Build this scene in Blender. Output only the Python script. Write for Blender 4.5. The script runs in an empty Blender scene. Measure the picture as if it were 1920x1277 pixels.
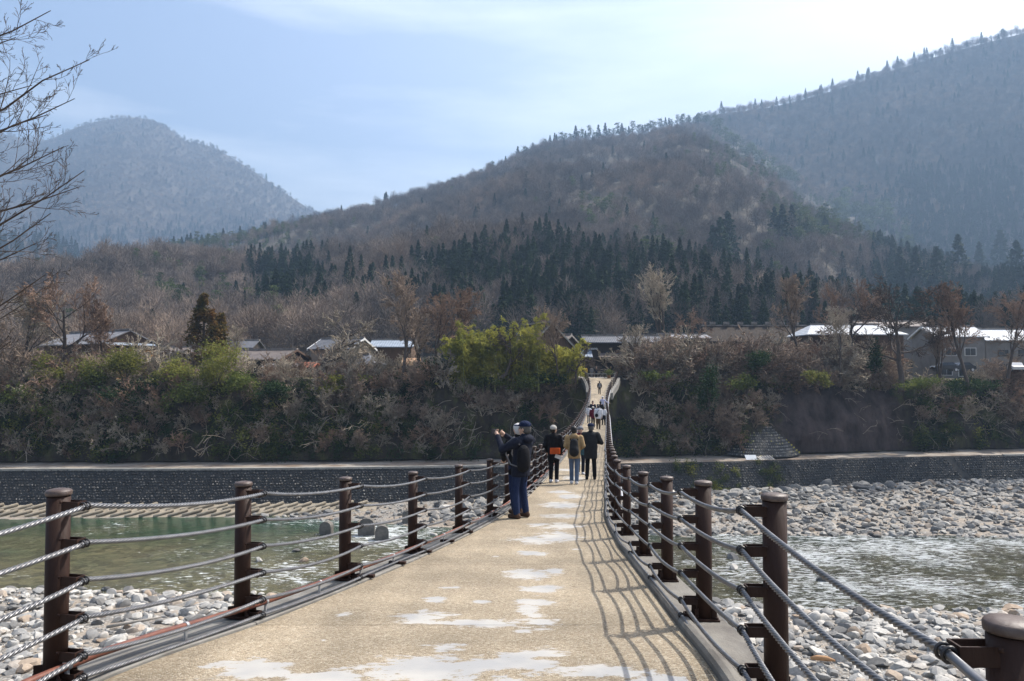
import bpy, bmesh, math, random
import numpy as np
from mathutils import Vector, Matrix, Euler

# ------------------------------------------------------------------ camera, sky, sun, exposure
scene = bpy.context.scene
col = scene.collection
EYE = 17.0                     # eye height over the river
F = 1470.0 / 1920.0            # focal length in picture widths
PITCH = math.atan(52.0 / 1470.0)
cam_d = bpy.data.cameras.new('camera')
cam_d.sensor_width = 36.0
cam_d.lens = 36.0 * F
cam_d.clip_start = 0.05
cam_d.clip_end = 20000
cam = bpy.data.objects.new('camera', cam_d)
cam.location = (0, 0, EYE)
cam.rotation_euler = (math.radians(90) + PITCH, 0, 0)
col.objects.link(cam)
scene.camera = cam

SUN_EL, SUN_AZ = 52.0, 57.0    # azimuth clockwise from +Y
world = bpy.data.worlds.new('World')
scene.world = world
world.use_nodes = True
wn = world.node_tree
wn.nodes.clear()
sky = wn.nodes.new('ShaderNodeTexSky')
sky.sky_type = 'NISHITA'
sky.sun_disc = False
sky.sun_elevation = math.radians(SUN_EL)
sky.sun_rotation = math.radians(SUN_AZ)
sky.altitude = 500
sky.air_density = 1.0
sky.dust_density = 7.0
sky.ozone_density = 1.6
bg = wn.nodes.new('ShaderNodeBackground')
bg.inputs['Strength'].default_value = 0.15
wo = wn.nodes.new('ShaderNodeOutputWorld')
# thin high cloud: a streaky veil mixed over the clear sky
wtc = wn.nodes.new('ShaderNodeTexCoord')
wmp = wn.nodes.new('ShaderNodeMapping')
wmp.inputs['Scale'].default_value = (1.2, 2.2, 7.0)
wmp.inputs['Rotation'].default_value = (0.1, 0.25, 0.3)
wnz = wn.nodes.new('ShaderNodeTexNoise')
wnz.inputs['Scale'].default_value = 1.7
wnz.inputs['Detail'].default_value = 7
wnz.inputs['Roughness'].default_value = 0.55
wrp = wn.nodes.new('ShaderNodeMapRange')
wrp.inputs['From Min'].default_value = 0.44
wrp.inputs['From Max'].default_value = 0.85
wrp.inputs['To Min'].default_value = 0.0
wrp.inputs['To Max'].default_value = 0.75
wmx = wn.nodes.new('ShaderNodeMix')
wmx.data_type = 'RGBA'
wmx.inputs['B'].default_value = (7.0, 7.2, 7.4, 1)
wn.links.new(wtc.outputs['Generated'], wmp.inputs['Vector'])
wn.links.new(wmp.outputs['Vector'], wnz.inputs['Vector'])
wn.links.new(wnz.outputs['Fac'], wrp.inputs['Value'])
wn.links.new(wrp.outputs['Result'], wmx.inputs['Factor'])
wn.links.new(sky.outputs['Color'], wmx.inputs['A'])
wn.links.new(wmx.outputs['Result'], bg.inputs['Color'])
wn.links.new(bg.outputs['Background'], wo.inputs['Surface'])

sun_d = bpy.data.lights.new('sun', 'SUN')
sun_d.energy = 4.5
sun_d.angle = math.radians(0.53)
sun_d.color = (1.0, 0.95, 0.88)
sun = bpy.data.objects.new('sun', sun_d)
_az, _el = math.radians(SUN_AZ), math.radians(SUN_EL)
SUN_DIR = Vector((math.sin(_az) * math.cos(_el), math.cos(_az) * math.cos(_el), math.sin(_el)))
sun.rotation_euler = (-SUN_DIR).to_track_quat('-Z', 'Y').to_euler()
sun.location = (60, 40, 150)
col.objects.link(sun)

vs = scene.view_settings
vs.view_transform = 'Standard'
vs.look = 'None'
vs.gamma = 1.0
vs.exposure = 0.84
vs.use_curve_mapping = False
scene.cycles.volume_bounces = 0
scene.cycles.max_bounces = 6
scene.cycles.diffuse_bounces = 2
scene.cycles.glossy_bounces = 2
scene.cycles.transmission_bounces = 3
scene.cycles.use_denoising = True
scene.cycles.use_adaptive_sampling = True
scene.cycles.adaptive_threshold = 0.015

# ------------------------------------------------------------------ helpers
def at(px, py, D):
    """world point at depth D (metres along +Y) that the survey photo shows at (px, py)"""
    a = (px - 960.0) / 1470.0
    b = (638.5 - py) / 1470.0
    y = math.cos(PITCH) - b * math.sin(PITCH)
    z = math.sin(PITCH) + b * math.cos(PITCH)
    return Vector((a / y * D, D, EYE + z / y * D))

def tag(o, label=None, cat=None, group=None, kind=None):
    if label: o['label'] = label
    if cat: o['category'] = cat
    if group: o['group'] = group
    if kind: o['kind'] = kind
    return o

def empty(name, loc=(0, 0, 0), rz=0.0):
    o = bpy.data.objects.new(name, None)
    o.location = loc
    o.rotation_euler = (0, 0, rz)
    o.empty_display_size = 0.2
    col.objects.link(o)
    return o

def link(name, me, mat=None, parent=None, loc=None, rz=None, scale=None):
    o = bpy.data.objects.new(name, me)
    if mat is not None and len(me.materials) == 0:
        me.materials.append(mat)
    if parent is not None: o.parent = parent
    if loc is not None: o.location = loc
    if rz is not None: o.rotation_euler = (0, 0, rz)
    if scale is not None: o.scale = scale if hasattr(scale, '__len__') else (scale,) * 3
    col.objects.link(o)
    return o

def np_mesh(name, V, Fc, smooth=True):
    """V (n,3), Fc (m,3|4) -> mesh, quick"""
    V = np.ascontiguousarray(V, dtype=np.float32)
    Fc = np.ascontiguousarray(Fc, dtype=np.int32)
    me = bpy.data.meshes.new(name)
    k = Fc.shape[1]
    me.vertices.add(len(V)); me.vertices.foreach_set('co', V.ravel())
    me.loops.add(Fc.size); me.loops.foreach_set('vertex_index', Fc.ravel())
    me.polygons.add(len(Fc))
    me.polygons.foreach_set('loop_start', np.arange(0, Fc.size, k, dtype=np.int32))
    me.polygons.foreach_set('loop_total', np.full(len(Fc), k, dtype=np.int32))
    me.polygons.foreach_set('use_smooth', np.full(len(Fc), smooth, dtype=bool))
    me.update(calc_edges=True)
    return me

def fattr(me, name, vals, dom='POINT'):
    a = me.attributes.new(name, 'FLOAT', dom)
    a.data.foreach_set('value', np.ascontiguousarray(vals, dtype=np.float32))

class MB:
    """collects simple shapes into one mesh"""
    def __init__(s): s.v = []; s.f = []; s.sm = []; s.mi = []
    def add(s, vs_, fs, smooth=False, mi=0):
        b = len(s.v)
        s.v += [tuple(p) for p in vs_]
        for f in fs:
            s.f.append(tuple(i + b for i in f)); s.sm.append(smooth); s.mi.append(mi)
    def hexa(s, p, mi=0):      # 8 points, bottom ring then top ring (ccw seen from above)
        s.add(p, [(3, 2, 1, 0), (4, 5, 6, 7), (0, 1, 5, 4), (1, 2, 6, 5), (2, 3, 7, 6), (3, 0, 4, 7)], mi=mi)
    def box(s, c, size, rz=0.0, mi=0, M=None):
        hx, hy, hz = size[0] / 2, size[1] / 2, size[2] / 2
        pts = [(-hx, -hy, -hz), (hx, -hy, -hz), (hx, hy, -hz), (-hx, hy, -hz), (-hx, -hy, hz), (hx, -hy, hz), (hx, hy, hz), (-hx, hy, hz)]
        if M is None: M = Matrix.Rotation(rz, 3, 'Z')
        s.hexa([M @ Vector(p) + Vector(c) for p in pts], mi)
    def tube(s, pts, rad, n=6, caps=True, mi=0, smooth=True):
        pts = [Vector(p) for p in pts]
        if not hasattr(rad, '__len__'): rad = [rad] * len(pts)
        b = len(s.v); up = None
        for i, p in enumerate(pts):
            d = (pts[min(i + 1, len(pts) - 1)] - pts[max(i - 1, 0)]).normalized()
            if up is None: up = d.orthogonal().normalized()
            u = (up - d * up.dot(d)).normalized(); up = u
            w = d.cross(u)
            for k in range(n):
                a = 2 * math.pi * k / n
                s.v.append(tuple(p + (u * math.cos(a) + w * math.sin(a)) * rad[i]))
        for i in range(len(pts) - 1):
            for k in range(n):
                k2 = (k + 1) % n
                s.f.append((b + i * n + k, b + i * n + k2, b + (i + 1) * n + k2, b + (i + 1) * n + k)); s.sm.append(smooth); s.mi.append(mi)
        if caps:
            s.f.append(tuple(b + k for k in reversed(range(n)))); s.sm.append(False); s.mi.append(mi)
            e = b + (len(pts) - 1) * n
            s.f.append(tuple(e + k for k in range(n))); s.sm.append(False); s.mi.append(mi)
    def lathe(s, prof, n=20, c=(0, 0, 0), mi=0, smooth=True):   # prof: (r, z) bottom to top
        b = len(s.v)
        for r, z in prof:
            for k in range(n):
                a = 2 * math.pi * k / n
                s.v.append((c[0] + r * math.cos(a), c[1] + r * math.sin(a), c[2] + z))
        for i in range(len(prof) - 1):
            for k in range(n):
                k2 = (k + 1) % n
                s.f.append((b + i * n + k, b + i * n + k2, b + (i + 1) * n + k2, b + (i + 1) * n + k)); s.sm.append(smooth); s.mi.append(mi)
        s.f.append(tuple(b + k for k in reversed(range(n)))); s.sm.append(False); s.mi.append(mi)
        e = b + (len(prof) - 1) * n
        s.f.append(tuple(e + k for k in range(n))); s.sm.append(False); s.mi.append(mi)
    def mesh(s, name):
        me = bpy.data.meshes.new(name)
        me.from_pydata(s.v, [], s.f)
        me.polygons.foreach_set('use_smooth', s.sm)
        if any(s.mi): me.polygons.foreach_set('material_index', s.mi)
        me.update()
        return me
    def build(s, name, mat, parent=None, **kw):
        me = s.mesh(name)
        for m in (mat if isinstance(mat, (list, tuple)) else [mat]): me.materials.append(m)
        return link(name, me, None, parent, **kw)

def spline(tab):
    """smooth curve through (x, y) pairs"""
    x = np.array([t[0] for t in tab], float); y = np.array([t[1] for t in tab], float)
    h = np.diff(x); dl = np.diff(y) / h
    m = np.empty_like(y)
    m[1:-1] = (dl[:-1] * h[1:] + dl[1:] * h[:-1]) / (h[1:] + h[:-1]); m[0] = dl[0]; m[-1] = dl[-1]
    def f(q):
        q = np.asarray(q, float)
        i = np.clip(np.searchsorted(x, q) - 1, 0, len(h) - 1)
        t = (q - x[i]) / h[i]
        tt = np.clip(t, 0, 1)
        r = (2 * tt**3 - 3 * tt**2 + 1) * y[i] + (tt**3 - 2 * tt**2 + tt) * h[i] * m[i] + (-2 * tt**3 + 3 * tt**2) * y[i + 1] + (tt**3 - tt**2) * h[i] * m[i + 1]
        return r + np.where(t > 1, (t - 1) * h[i] * m[-1], 0) + np.where(t < 0, t * h[i] * m[0], 0)
    return f

def vnoise(x, y, seed=0, octaves=4, lac=2.0, gain=0.5):
    """value noise on arrays, about -1..1"""
    x = np.asarray(x, float); y = np.asarray(y, float)
    out = np.zeros(np.broadcast(x, y).shape); amp = 1.0; tot = 0
    def hsh(i, j, s):
        n = (i * 374761393 + j * 668265263 + s * 1274126177) & 0xffffffff
        n = ((n ^ (n >> 13)) * 1274126177) & 0xffffffff
        return ((n ^ (n >> 16)) & 0xffff) / 32767.5 - 1
    for o in range(octaves):
        xi = np.floor(x).astype(np.int64); yi = np.floor(y).astype(np.int64)
        fx = x - xi; fy = y - yi
        fx = fx * fx * (3 - 2 * fx); fy = fy * fy * (3 - 2 * fy)
        s = seed * 31 + o
        a = hsh(xi, yi, s); b = hsh(xi + 1, yi, s); c = hsh(xi, yi + 1, s); d = hsh(xi + 1, yi + 1, s)
        out += amp * ((a * (1 - fx) + b * fx) * (1 - fy) + (c * (1 - fx) + d * fx) * fy)
        tot += amp; amp *= gain; x = x * lac + 17.3; y = y * lac + 9.1
    return out / tot

# ------------------------------------------------------------------ materials
def new_mat(name):
    m = bpy.data.materials.new(name)
    m.use_nodes = True
    nt = m.node_tree
    return m, nt, nt.nodes['Principled BSDF']

def nd(nt, typ, **inp):
    n = nt.nodes.new(typ)
    for k, v in inp.items():
        k = k.replace('_', ' ')
        n.inputs[k].default_value = v
    return n

def rgba(c): return (c[0], c[1], c[2], 1)

def mat(name, a, b=None, scale=4.0, rough=0.8, bump=0.0, bscale=None, spec=0.3, metallic=0.0, rnd=0.0, detail=5, stretch=(1, 1, 1), coords='Object', lo=0.35, hi=0.65, bdist=0.02):
    """two-tone noise material; rnd adds brightness change from object to object"""
    m, nt, p = new_mat(name)
    L = nt.links.new
    b = b or tuple(x * 0.7 for x in a)
    tc = nd(nt, 'ShaderNodeTexCoord')
    mp = nd(nt, 'ShaderNodeMapping', Scale=stretch)
    L(tc.outputs[coords], mp.inputs['Vector'])
    nz = nd(nt, 'ShaderNodeTexNoise', Scale=scale, Detail=detail, Roughness=0.6)
    L(mp.outputs['Vector'], nz.inputs['Vector'])
    mr = nd(nt, 'ShaderNodeMapRange', From_Min=lo, From_Max=hi)
    L(nz.outputs['Fac'], mr.inputs['Value'])
    mx = nt.nodes.new('ShaderNodeMix'); mx.data_type = 'RGBA'
    mx.inputs['A'].default_value = rgba(a); mx.inputs['B'].default_value = rgba(b)
    L(mr.outputs['Result'], mx.inputs['Factor'])
    out = mx.outputs['Result']
    if rnd:
        oi = nd(nt, 'ShaderNodeObjectInfo')
        m2 = nd(nt, 'ShaderNodeMapRange', To_Min=1 - rnd, To_Max=1 + rnd)
        L(oi.outputs['Random'], m2.inputs['Value'])
        hs = nd(nt, 'ShaderNodeHueSaturation')
        L(m2.outputs['Result'], hs.inputs['Value']); L(out, hs.inputs['Color'])
        out = hs.outputs['Color']
    L(out, p.inputs['Base Color'])
    p.inputs['Roughness'].default_value = rough
    p.inputs['Specular IOR Level'].default_value = spec
    p.inputs['Metallic'].default_value = metallic
    if bump:
        bn = nd(nt, 'ShaderNodeTexNoise', Scale=bscale or scale * 4, Detail=6, Roughness=0.65)
        L(mp.outputs['Vector'], bn.inputs['Vector'])
        bp = nd(nt, 'ShaderNodeBump', Strength=bump, Distance=bdist)
        L(bn.outputs['Fac'], bp.inputs['Height']); L(bp.outputs['Normal'], p.inputs['Normal'])
    return m

def leaf_mat(name, a, b, rnd=0.25, trans=0.35, scale=0.6):
    """thin leaves: two tones, some light coming through"""
    m = mat(name, a, b, scale=scale, rough=0.75, spec=0.08, rnd=rnd)
    nt = m.node_tree; L = nt.links.new
    p = nt.nodes['Principled BSDF']
    src = p.inputs['Base Color'].links[0].from_socket
    tr = nd(nt, 'ShaderNodeBsdfTranslucent')
    L(src, tr.inputs['Color'])
    mx = nd(nt, 'ShaderNodeMixShader', Fac=trans)
    L(p.outputs['BSDF'], mx.inputs[1]); L(tr.outputs['BSDF'], mx.inputs[2])
    L(mx.outputs['Shader'], nt.nodes['Material Output'].inputs['Surface'])
    return m

M = {}
M['post'] = mat('brown_paint', (0.025, 0.0125, 0.0088), (0.040, 0.0215, 0.0155), scale=9, rough=0.55, bump=0.2, bscale=60, spec=0.16, stretch=(1, 1, .25))
M['cap'] = mat('worn_cap', (0.05, 0.028, 0.02), (0.10, 0.075, 0.062), scale=22, rough=0.5, bump=0.15, spec=0.5)
M['clamp'] = mat('black_clamp', (0.012, 0.012, 0.014), (0.03, 0.028, 0.028), scale=20, rough=0.4, spec=0.5)
M['cable'] = mat('steel_cable', (0.22, 0.225, 0.235), (0.14, 0.143, 0.15), scale=14, rough=0.42, metallic=0.55, spec=0.5)
M['pipe'] = mat('rust_pipe', (0.20, 0.075, 0.045), (0.13, 0.045, 0.03), scale=10, rough=0.55, spec=0.4)
M['band'] = mat('zinc_band', (0.55, 0.56, 0.57), (0.4, 0.4, 0.41), scale=20, rough=0.4, metallic=0.6)
M['concrete'] = mat('kerb_concrete', (0.22, 0.21, 0.19), (0.14, 0.132, 0.118), scale=3, rough=0.9, bump=0.3, bscale=40, spec=0.2)
M['bark'] = mat('bark', (0.10, 0.078, 0.062), (0.055, 0.043, 0.036), scale=2.5, rough=0.9, spec=0.15)
M['twig'] = mat('twigs', (0.30, 0.23, 0.175), (0.17, 0.13, 0.10), scale=0.6, rough=0.95, spec=0.0, rnd=0.2)
M['twig_red'] = mat('red_brown_twigs', (0.26, 0.175, 0.125), (0.16, 0.11, 0.083), scale=0.5, rough=0.95, spec=0.0, rnd=0.15)
M['twig_grey'] = mat('grey_twigs', (0.42, 0.36, 0.275), (0.22, 0.185, 0.145), scale=0.6, rough=0.95, spec=0.0, rnd=0.2)
# ------------------------------------------------------------------ river, banks, terrace
wall_top = spline([(-140, 94.0), (-75, 95.5), (-63, 96.7), (-37, 97.4), (-7.5, 99.9), (14.7, 103), (31.6, 105.6), (47.5, 109), (74, 113.4), (140, 121)])
shore_far = spline([(-140, 88), (-40, 90), (-28, 90.5), (-15, 86.5), (-5, 84), (8, 82), (20, 81), (45, 80), (80, 79), (140, 77)])
shore_near = spline([(-140, 62), (-45, 60), (-32, 60.5), (-20, 59.5), (-10, 61), (10, 59), (18, 56), (30, 55.5), (45, 55), (140, 54)])
LEDGE, TERR = 4.5, 15.6
RECESS = 2.9                   # how far the wall leans back

def bed_z(x, y):
    x = np.asarray(x, float); y = np.asarray(y, float)
    sn, sf = shore_near(x), shore_far(x)
    near = np.clip(0.055 * (sn - y), -0.7, 1.2)
    far = np.clip(0.05 * (y - sf), -0.7, 1.25)
    z = np.where(y < 0.5 * (sn + sf), near, far) + 0.10 * vnoise(x * .35, y * .35, 3)
    bank = np.clip((34 - y) / 28, 0, 1)          # the near bank climbs to the bridge head
    return z + bank * bank * (3 - 2 * bank) * 11.5

def grid(name, xs, ys, zf, m, smooth=True, **kw):
    X, Y = np.meshgrid(xs, ys)
    Z = zf(X, Y)
    V = np.stack([X, Y, Z], -1).reshape(-1, 3)
    nx, ny = len(xs), len(ys)
    i = np.arange(nx * ny).reshape(ny, nx)
    Fc = np.stack([i[:-1, :-1], i[:-1, 1:], i[1:, 1:], i[1:, :-1]], -1).reshape(-1, 4)
    return link(name, np_mesh(name, V, Fc, smooth), m, **kw)

# gravel ground: pebbly colour cells with sand between
def gravel_mat():
    m, nt, p = new_mat('gravel_ground'); L = nt.links.new
    tc = nd(nt, 'ShaderNodeTexCoord')
    vo = nd(nt, 'ShaderNodeTexVoronoi', Scale=4.5)
    L(tc.outputs['Object'], vo.inputs['Vector'])
    sep = nd(nt, 'ShaderNodeSeparateColor'); L(vo.outputs['Color'], sep.inputs['Color'])
    rp = nt.nodes.new('ShaderNodeValToRGB')
    e = rp.color_ramp.elements
    e[0].position = 0; e[0].color = (0.11, 0.105, 0.095, 1)
    e[1].position = 1; e[1].color = (0.30, 0.29, 0.265, 1)
    x = rp.color_ramp.elements.new(0.5); x.color = (0.19, 0.17, 0.145, 1)
    L(sep.outputs['Red'], rp.inputs['Fac'])
    nz = nd(nt, 'ShaderNodeTexNoise', Scale=0.5, Detail=4); L(tc.outputs['Object'], nz.inputs['Vector'])
    mr = nd(nt, 'ShaderNodeMapRange', From_Min=0.45, From_Max=0.6); L(nz.outputs['Fac'], mr.inputs['Value'])
    mx = nt.nodes.new('ShaderNodeMix'); mx.data_type = 'RGBA'; mx.inputs['B'].default_value = (0.25, 0.21, 0.165, 1)
    L(mr.outputs['Result'], mx.inputs['Factor']); L(rp.outputs['Color'], mx.inputs['A'])
    L(mx.outputs['Result'], p.inputs['Base Color'])
    p.inputs['Roughness'].default_value = 0.9
    bp = nd(nt, 'ShaderNodeBump', Strength=0.8, Distance=0.12); bp.invert = True
    L(vo.outputs['Distance'], bp.inputs['Height']); L(bp.outputs['Normal'], p.inputs['Normal'])
    return m
M['gravel'] = gravel_mat()
riverbed = grid('riverbed', np.concatenate([np.arange(-140, -62, 4), np.arange(-62, 82, 0.8), np.arange(82, 141, 4)]), np.concatenate([np.arange(-20, 36, 4), np.arange(36, 122, 0.8)]), bed_z, M['gravel'])
tag(riverbed, 'grey gravel bed and bars of the shallow river', kind='structure')

def water_mat():
    m, nt, p = new_mat('river_water'); L = nt.links.new
    tc = nd(nt, 'ShaderNodeTexCoord')
    sx = nd(nt, 'ShaderNodeSeparateXYZ'); L(tc.outputs['Object'], sx.inputs['Vector'])
    # depth tint: blue green in the pool on the left, olive over the shallows
    n1 = nd(nt, 'ShaderNodeTexNoise', Scale=0.09, Detail=5, Roughness=0.6); L(tc.outputs['Object'], n1.inputs['Vector'])
    dm = nd(nt, 'ShaderNodeMapRange', From_Min=71, From_Max=86); L(sx.outputs['Y'], dm.inputs['Value'])
    ad = nt.nodes.new('ShaderNodeMath'); ad.operation = 'MULTIPLY_ADD'; ad.inputs[1].default_value = 2.4; ad.inputs[2].default_value = -1.2
    L(n1.outputs['Fac'], ad.inputs[0])
    a2 = nt.nodes.new('ShaderNodeMath'); a2.operation = 'ADD'; a2.use_clamp = True
    L(ad.outputs[0], a2.inputs[0]); L(dm.outputs['Result'], a2.inputs[1])
    c1 = nt.nodes.new('ShaderNodeMix'); c1.data_type = 'RGBA'
    c1.inputs['A'].default_value = (0.085, 0.078, 0.038, 1); c1.inputs['B'].default_value = (0.013, 0.040, 0.020, 1)
    L(a2.outputs[0], c1.inputs['Factor'])
    # stones seen through the shallows
    vo = nd(nt, 'ShaderNodeTexVoronoi', Scale=1.3); L(tc.outputs['Object'], vo.inputs['Vector'])
    vs_ = nd(nt, 'ShaderNodeSeparateColor'); L(vo.outputs['Color'], vs_.inputs['Color'])
    vm = nd(nt, 'ShaderNodeMapRange', To_Min=0.65, To_Max=1.35); L(vs_.outputs['Red'], vm.inputs['Value'])
    hs = nd(nt, 'ShaderNodeHueSaturation'); L(c1.outputs['Result'], hs.inputs['Color']); L(vm.outputs['Result'], hs.inputs['Value'])
    # broken white water in streaks along the current
    mp = nd(nt, 'ShaderNodeMapping', Scale=(1.1, 3.0, 1)); L(tc.outputs['Object'], mp.inputs['Vector'])
    n2 = nd(nt, 'ShaderNodeTexNoise', Scale=0.9, Detail=9, Roughness=0.75, Distortion=0.8); L(mp.outputs['Vector'], n2.inputs['Vector'])
    n3 = nd(nt, 'ShaderNodeTexNoise', Scale=0.10, Detail=3); L(tc.outputs['Object'], n3.inputs['Vector'])
    rx = nd(nt, 'ShaderNodeMapRange', From_Min=-34, From_Max=-12, To_Min=-0.07, To_Max=0.085); L(sx.outputs['X'], rx.inputs['Value'])
    a3 = nt.nodes.new('ShaderNodeMath'); a3.operation = 'MULTIPLY_ADD'; a3.inputs[1].default_value = 0.45
    L(n3.outputs['Fac'], a3.inputs[0]); L(rx.outputs['Result'], a3.inputs[2])
    a4 = nt.nodes.new('ShaderNodeMath'); a4.operation = 'ADD'; L(a3.outputs[0], a4.inputs[0]); L(n2.outputs['Fac'], a4.inputs[1])
    fm = nd(nt, 'ShaderNodeMapRange', From_Min=0.80, From_Max=0.90); L(a4.outputs[0], fm.inputs['Value'])
    c2 = nt.nodes.new('ShaderNodeMix'); c2.data_type = 'RGBA'; c2.inputs['B'].default_value = (0.66, 0.69, 0.69, 1)
    L(fm.outputs['Result'], c2.inputs['Factor']); L(hs.outputs['Color'], c2.inputs['A'])
    L(c2.outputs['Result'], p.inputs['Base Color'])
    rr = nd(nt, 'ShaderNodeMapRange', To_Min=0.06, To_Max=0.6); L(fm.outputs['Result'], rr.inputs['Value']); L(rr.outputs['Result'], p.inputs['Roughness'])
    p.inputs['IOR'].default_value = 1.33
    # ripples
    mq = nd(nt, 'ShaderNodeMapping', Scale=(0.8, 1.5, 1)); L(tc.outputs['Object'], mq.inputs['Vector'])
    r1 = nd(nt, 'ShaderNodeTexNoise', Scale=1.5, Detail=6, Roughness=0.7, Distortion=0.5); L(mq.outputs['Vector'], r1.inputs['Vector'])
    bs = nd(nt, 'ShaderNodeMapRange', From_Min=-34, From_Max=8, To_Min=0.16, To_Max=1.0); L(sx.outputs['X'], bs.inputs['Value'])
    r2_ = nd(nt, 'ShaderNodeTexNoise', Scale=5.0, Detail=4, Roughness=0.7); L(mq.outputs['Vector'], r2_.inputs['Vector'])
    ra = nt.nodes.new('ShaderNodeMath'); ra.operation = 'MULTIPLY_ADD'; ra.inputs[1].default_value = 0.35; L(r2_.outputs['Fac'], ra.inputs[0]); L(r1.outputs['Fac'], ra.inputs[2])
    bp = nd(nt, 'ShaderNodeBump', Distance=0.75)
    L(bs.outputs['Result'], bp.inputs['Strength']); L(ra.outputs[0], bp.inputs['Height']); L(bp.outputs['Normal'], p.inputs['Normal'])
    return m
M['water'] = water_mat()
def water_z(x, y):
    calm = np.clip((x + 34) / 40, 0.25, 1)
    return 0.0 + calm * (0.05 * vnoise(x * .5, y * .9, 11, 3) + 0.03 * vnoise(x * 1.7, y * 2.6, 12, 2))
water = grid('river_water', np.arange(-140, 141, 0.8), np.arange(52, 98, 0.5), water_z, M['water'])
tag(water, 'clear green river running under the bridge with white riffles', kind='structure')

# ledge behind the wall, cliff and terrace
M['ledge'] = mat('ledge_earth', (0.30, 0.27, 0.23), (0.17, 0.125, 0.09), scale=0.35, rough=0.95, bump=0.4, bscale=4, bdist=.1)
def ledge_z(t, x): return LEDGE + 0.05 + 0.10 * vnoise(x * .5, t * 6, 5) * t
xs = np.arange(-140, 141, 1.0)
ts = np.linspace(0, 1, 12)
XX, TT = np.meshgrid(xs, ts)
YY = wall_top(XX) + 0.3 + TT * 12.0
ZZ = ledge_z(TT, XX) + np.clip(TT - .45, 0, 1) * 1.2
i = np.arange(XX.size).reshape(XX.shape)
FQ = np.stack([i[:-1, :-1], i[:-1, 1:], i[1:, 1:], i[1:, :-1]], -1).reshape(-1, 4)
ledge = link('river_path', np_mesh('river_path', np.stack([XX, YY, ZZ], -1).reshape(-1, 3), FQ), M['ledge'])
tag(ledge, 'bare earth ledge path between river wall and cliff', kind='structure')

def cliff_mat():
    m, nt, p = new_mat('cliff_rock'); L = nt.links.new
    tc = nd(nt, 'ShaderNodeTexCoord')
    sx = nd(nt, 'ShaderNodeSeparateXYZ'); L(tc.outputs['Object'], sx.inputs['Vector'])
    mp = nd(nt, 'ShaderNodeMapping', Scale=(1, 1, 0.35)); L(tc.outputs['Object'], mp.inputs['Vector'])
    n1 = nd(nt, 'ShaderNodeTexNoise', Scale=0.5, Detail=8, Roughness=0.7); L(mp.outputs['Vector'], n1.inputs['Vector'])
    rp = nt.nodes.new('ShaderNodeValToRGB'); e = rp.color_ramp.elements
    e[0].position = 0.3; e[0].color = (0.016, 0.013, 0.010, 1)
    e[1].position = 0.75; e[1].color = (0.17, 0.14, 0.11, 1)
    x = e.new(0.5); x.color = (0.045, 0.036, 0.027, 1)
    x = e.new(0.62); x.color = (0.075, 0.075, 0.03, 1)
    L(n1.outputs['Fac'], rp.inputs['Fac'])
    # the reddish purple tuff face right of the stone fan
    n2 = nd(nt, 'ShaderNodeTexNoise', Scale=0.8, Detail=7); L(tc.outputs['Object'], n2.inputs['Vector'])
    wob = nt.nodes.new('ShaderNodeMath'); wob.operation = 'MULTIPLY_ADD'; wob.inputs[1].default_value = 9.0; L(n2.outputs['Fac'], wob.inputs[0]); L(sx.outputs['X'], wob.inputs[2])
    lo = nd(nt, 'ShaderNodeMapRange', From_Min=42.5, From_Max=44.0); L(wob.outputs[0], lo.inputs['Value'])
    hi = nd(nt, 'ShaderNodeMapRange', From_Min=63.5, From_Max=62.0); L(wob.outputs[0], hi.inputs['Value'])
    mu = nt.nodes.new('ShaderNodeMath'); mu.operation = 'MULTIPLY'; L(lo.outputs['Result'], mu.inputs[0]); L(hi.outputs['Result'], mu.inputs[1])
    c2 = nt.nodes.new('ShaderNodeMix'); c2.data_type = 'RGBA'
    c2.inputs['A'].default_value = (0.018, 0.0135, 0.012, 1); c2.inputs['B'].default_value = (0.085, 0.064, 0.058, 1)
    c3 = nd(nt, 'ShaderNodeMapRange', From_Min=0.32, From_Max=0.62); L(n1.outputs['Fac'], c3.inputs['Value']); L(c3.outputs['Result'], c2.inputs['Factor'])
    mx = nt.nodes.new('ShaderNodeMix'); mx.data_type = 'RGBA'
    L(mu.outputs[0], mx.inputs['Factor']); L(rp.outputs['Color'], mx.inputs['A']); L(c2.outputs['Result'], mx.inputs['B'])
    L(mx.outputs['Result'], p.inputs['Base Color'])
    p.inputs['Roughness'].default_value = 0.9; p.inputs['Specular IOR Level'].default_value = 0.2
    b = nd(nt, 'ShaderNodeTexNoise', Scale=1.6, Detail=8, Roughness=0.7); L(mp.outputs['Vector'], b.inputs['Vector'])
    bp = nd(nt, 'ShaderNodeBump', Strength=0.8, Distance=0.5); L(b.outputs['Fac'], bp.inputs['Height']); L(bp.outputs['Normal'], p.inputs['Normal'])
    return m
M['cliff'] = cliff_mat()
def cliff_foot(x): return wall_top(x) + 6.2 + 1.2 * vnoise(np.asarray(x) * .07, 0 * np.asarray(x), 8)
def cliff_top_z(x): return TERR - 0.2 + 0.5 * vnoise(np.asarray(x) * .12, 0 * np.asarray(x) + 4, 9)
def cliff_pt(x, t):
    """t 0 foot .. 1 brow"""
    x = np.asarray(x, float); t = np.asarray(t, float)
    face = np.where((x > 37) & (x < 57), 0.75, 1.0)
    lean = np.where((x > -45) & (x < -12), 6.0, 4.4) * t ** 1.6
    bul = face * (1.5 * vnoise(x * .16, t * 1.7, 21, 4) + 0.9 * vnoise(x * .6, t * 4, 22, 5, gain=.6)) * np.clip(t * 6, 0.3, 1)
    y = cliff_foot(x) + lean + bul
    z = LEDGE + 0.35 + (cliff_top_z(x) - LEDGE - 0.35) * t + 0.4 * vnoise(x * .5, t * 4, 23) * np.sin(t * math.pi)
    return x, y, z
xs = np.arange(-140, 141, 0.4); ts = np.linspace(0, 1, 46)
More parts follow.
